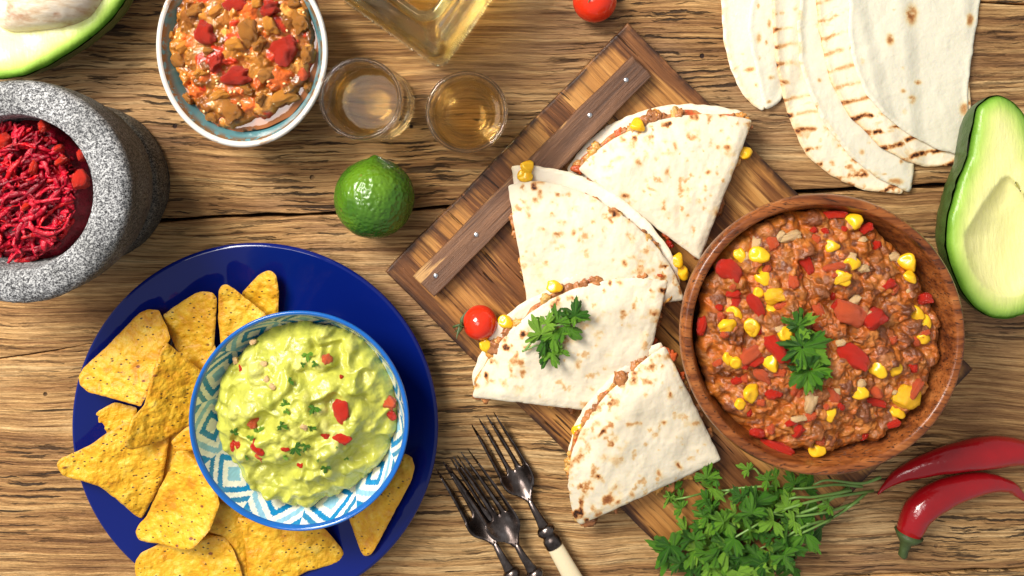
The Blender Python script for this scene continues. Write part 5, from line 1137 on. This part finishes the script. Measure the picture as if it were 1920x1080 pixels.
for i, (x, y, l) in enumerate([(float(x_), float(y_), float(l_)) for x_, y_, l_ in zip(LR.uniform(330, 1180, 38), LR.uniform(400, 1040, 38), LR.uniform(26, 44, 38)) if y_ > 900 - x_ * .75] + [(460, 250, 34), (510, 330, 36), (420, 160, 30), (540, 250, 26), (200, 345, 26), (250, 410, 26), (160, 400, 24), (255, 500, 26), (460, 430, 28), (500, 500, 28), (430, 560, 22), (800, 180, 24), (960, 260, 26), (1030, 250, 28), (1040, 340, 26), (1180, 300, 34), (1260, 340, 32), (1290, 270, 26), (940, 400, 32), (780, 420, 34), (740, 400, 26), (860, 450, 40),
        (790, 600, 46), (900, 560, 50), (830, 540, 40), (1010, 600, 34), (290, 680, 36), (330, 750, 34), (180, 850, 52), (160, 800, 40), (400, 690, 30), (400, 820, 38), (460, 860, 30), (560, 700, 34), (640, 800, 44), (700, 850, 44), (590, 780, 34), (740, 760, 32), (880, 900, 40), (840, 840, 30), (1040, 840, 42), (1090, 880, 36), (990, 740, 26), (1270, 700, 44), (1310, 590, 40), (1400, 660, 52), (1330, 540, 34), (1460, 470, 26), (1300, 790, 28),
        (240, 950, 32), (330, 990, 36), (420, 960, 30), (500, 970, 34), (620, 990, 34), (850, 1000, 40), (560, 1030, 36), (760, 1010, 34), (690, 960, 32), (930, 960, 30), (200, 920, 30), (640, 620, 36), (700, 540, 30), (560, 600, 30), (1120, 430, 30), (1180, 600, 30), (1100, 700, 28), (480, 620, 30)]):
    px, py = Z7(x, y); base_a = math.degrees(math.atan2(-(py - 915), px - 1660)); z = onb(px, py) + LR.uniform(.004, .019) * (1.15 if 600 < x < 1000 and y < 700 else .85)
    leaf(pb, px, py, z, base_a + LR.normal(0, 55), l * 1.08, LR.uniform(-.25, .35))
for pts in ([(1880, 240), (1720, 290), (1450, 262), (1330, 300)], [(1820, 350), (1560, 390), (1300, 440), (1060, 512), (900, 560)], [(1765, 365), (1640, 470), (1480, 572), (1260, 640), (1050, 760)], [(1700, 440), (1450, 520), (1150, 560), (890, 520), (760, 600)], [(1000, 308), (830, 320), (660, 342), (540, 440)], [(660, 342), (480, 360), (300, 402), (200, 420)],
            [(1490, 575), (1250, 690), (1070, 752), (900, 820)], [(1620, 320), (1370, 480), (1140, 560), (1000, 640)], [(395, 915), (330, 950), (265, 985)], [(820, 830), (800, 900), (778, 985)], [(1730, 315), (1500, 300), (1250, 330), (1050, 330)], [(1640, 345), (1350, 400), (1180, 405), (1000, 460)], [(1480, 572), (1440, 610), (1280, 620)], [(1300, 440), (1230, 560), (1100, 600)], [(900, 230), (850, 170), (800, 180)], [(1060, 512), (880, 620), (640, 760)], [(700, 640), (560, 560), (500, 480)]):
    n = len(pts); q_ = []
    for k, (x, y) in enumerate(pts):
        px, py = Z7(x, y); q_.append((px, py, onb(px, py) + .006 + .006 * math.sin(k * 1.4 + x)))
    stem(pb, q_, .0010 if pts[0][0] > 1600 else .0007, .0006)

# ================================================================ chili peppers
def pepper(label, path, flat=.92):
    p = np.array([(*P(x, y, max(r_ * S * .9, .002)), max(r_ * S * .88, .0012)) for x, y, r_ in path]); rr = np.array([r_ * S * .93 for *_, r_ in path])
    pr = smooth_profile(np.column_stack([p, rr]), 70); t = thing('red_chili', label, 'chili pepper', (*p[len(p) // 2, :2], 0), 'fresh red chilies')
    V, F = tube(pr[:, :3], np.maximum(pr[:, 3], .0003), 28, flat)
    V[:, 2] += .0004 * vn(V[:, 0] / .012, V[:, 1] / .006, 0, 4) * (V[:, 2] > .004); V[:, :2] += (.0006 * vn(V[:, 0] / .011, V[:, 1] / .011, V[:, 2] / .01, 7))[:, None]
    V[:, 2] = np.maximum(V[:, 2], .0002); obj('pod', V, F, MT['chili'], t); return t
t = pepper('red chili nearest the wooden bowl, its tip pointing down left', [(1646, 929, 1.5), (1660, 912, 6), (1690, 890, 14), (1740, 872, 22), (1800, 857, 28), (1860, 848, 31), (1910, 848, 28), (1950, 862, 20), (1965, 872, 10)])
V, F = tube([tuple(PV(1962, 870, .006)), tuple(PV(1985, 882, .008)), tuple(PV(2010, 884, .010))], [.004, .002, .0018], 10); obj('stalk', V, F, MT['calyx'], t)
t = pepper('curved red chili at the bottom right with its green stalk end pointing down', [(1699, 1014, 14), (1703, 1005, 21), (1710, 985, 26), (1728, 955, 29), (1762, 931, 29), (1805, 914, 26), (1850, 906, 21), (1895, 914, 13), (1925, 938, 5), (1932, 948, 1.5)])
V, F = tube([tuple(PV(1704, 1000, .0085)), tuple(PV(1701, 1010, .0082)), tuple(PV(1698, 1018, .0078)), tuple(PV(1695, 1030, .0075)), tuple(PV(1692, 1042, .0075)), tuple(PV(1690, 1045, .0074))], [.0088, .0066, .0036, .0026, .0028, .0018], 14)
V += .0004 * np.stack([vn(V[:, 0] / .002, V[:, 1] / .002, V[:, 2] / .002, k_) for k_ in range(3)], 1); obj('stalk', V, F, MT['calyx'], t)

# ================================================================ forks
def fork(label, tip, end, z_tip, z_end, wid, head=118, handle='ivory', clip=1200):
    """tip = middle of the tine points, end = a point far along the handle (photo px); lengths along the axis in px"""
    a = np.array(P(*tip, 0)); b = np.array(P(*end, 0)); ax = (b - a) / np.linalg.norm(b - a); n = np.array([-ax[1], ax[0]])
    t = thing('fork', label, 'fork', (*((a + b) / 2), 0), 'old dinner forks on the table')
    w_ = wid; hl = head
    half = [(0, w_ * .50)]
    tw = w_ * .150; cs = [-.78, -.26, .26, .78]; ol = []
    tips = []
    for c_ in cs: tips.append(c_ * w_ / 2 * 1.0)
    root = hl
    left = -w_ / 2 - 1
    pts = [(root + 62, -4), (root + 48, -11), (root + 30, -w_ / 2 + 3), (root + 16, -w_ / 2 - 1), (root, -w_ / 2 - 1)]
    for i, c_ in enumerate(tips):
        cr = c_ * 1.06
        pts += [(root - (0 if i == 0 else 4), cr - tw / 2 - .2), (root * .45, c_ - tw / 2 + .6), (3, c_ - 1.1), (0, c_), (3, c_ + 1.1), (root * .45, c_ + tw / 2 - .6), (root - 4, cr + tw / 2 + .2)]
        if i < 3: pts += [(root + 2, (cr + tips[i + 1] * 1.06) / 2)]
    pts += [(root, w_ / 2 + 1), (root + 16, w_ / 2 + 1), (root + 30, w_ / 2 - 3), (root + 48, 11), (root + 62, 4)]
    pts = chaikin(np.array(pts), 2) * S
    dz = (z_end - z_tip) / np.linalg.norm(b - a)
    def zl(u): s_ = u / S; return z_tip + u * dz + .0052 * np.sin(np.clip((s_ - 10) / (hl + 60), 0, 1) * math.pi) * -1 + .004 * sstep(s_, hl + 20, hl + 75)
    v2, T, pl_ = tri(pts, .0011); d = pdist(v2, pl_); z = zl(v2[:, 0]) + .010 * 0 + .6 * np.abs(v2[:, 1]) ** 2 / .01
    th_ = .0019; prof = np.sqrt(np.clip(1 - (1 - np.clip(d / .0009, 0, 1)) ** 2, 0, 1))
    XY = a + v2[:, :1] * ax + v2[:, 1:] * n; N = len(v2)
    e = d < 1e-9; idx = np.arange(N) + N; idx[e] = np.arange(N)[e]; keep = np.concatenate([np.ones(N, bool), ~e]); rm = np.cumsum(keep) - 1
    V = np.vstack([np.column_stack([XY, z + th_ / 2 * prof]), np.column_stack([XY, z - th_ / 2 * prof])])[keep]
    A1, B1, C1 = T.T; ar = (XY[B1, 0] - XY[A1, 0]) * (XY[C1, 1] - XY[A1, 1]) - (XY[C1, 0] - XY[A1, 0]) * (XY[B1, 1] - XY[A1, 1])
    T = np.where((ar < 0)[:, None], T[:, ::-1], T)
    obj('head', V, np.vstack([rm[T], rm[idx[T]][:, ::-1]]), MT['metal'], t)
    def pt(s_, dzz=0): q = a + ax * s_ * S; return (q[0], q[1], float(zl(np.array([s_ * S]))[0]) + dzz)
    h0 = hl + 50
    V, F = tube([pt(h0), pt(h0 + 12), pt(h0 + 28), pt(h0 + 46), pt(h0 + 58), pt(h0 + 62)], np.array([3.5, 5.6, 6.8, 8.2, 10.5, 11]) * S, 18, .62); obj('neck', V, F, MT['metal'], t)
    k = h0 + 58
    prf = [(0, 9), (3, 14), (7, 17), (12, 17.5), (16, 15), (19, 12.5), (23, 12.5), (26, 15.5), (31, 16.5), (36, 16), (40, 16.5), (43, 15.5)]
    V, F = tube([pt(k + s_, .0004) for s_, _ in prf], [r_ * S for _, r_ in prf], 26, .72); obj('bolster', V, F, MT['metal'], t)
    hs = [(42, 14.2), (46, 15), (90, 16.5), (150, 19), (210, 21), (226, 19), (232, 8)]
    V, F = tube([pt(k + s_, .0004) for s_, _ in hs], [r_ * S for _, r_ in hs], 26, .62); obj('handle', V, F, MT[handle], t)
fork('old dark fork with an ivory coloured handle, nearest the quesadilla', (904, 775), (1092, 1105), .004, .0065, 60, 120)
fork('tarnished fork lying on the table, mostly under another fork', (837, 855), (1022, 1170), .0038, .006, 60, 122, 'metal')
fork('bright tined fork stacked on top of another fork', (857, 838), (1042, 1118), .0105, .0105, 62, 142, 'metal')
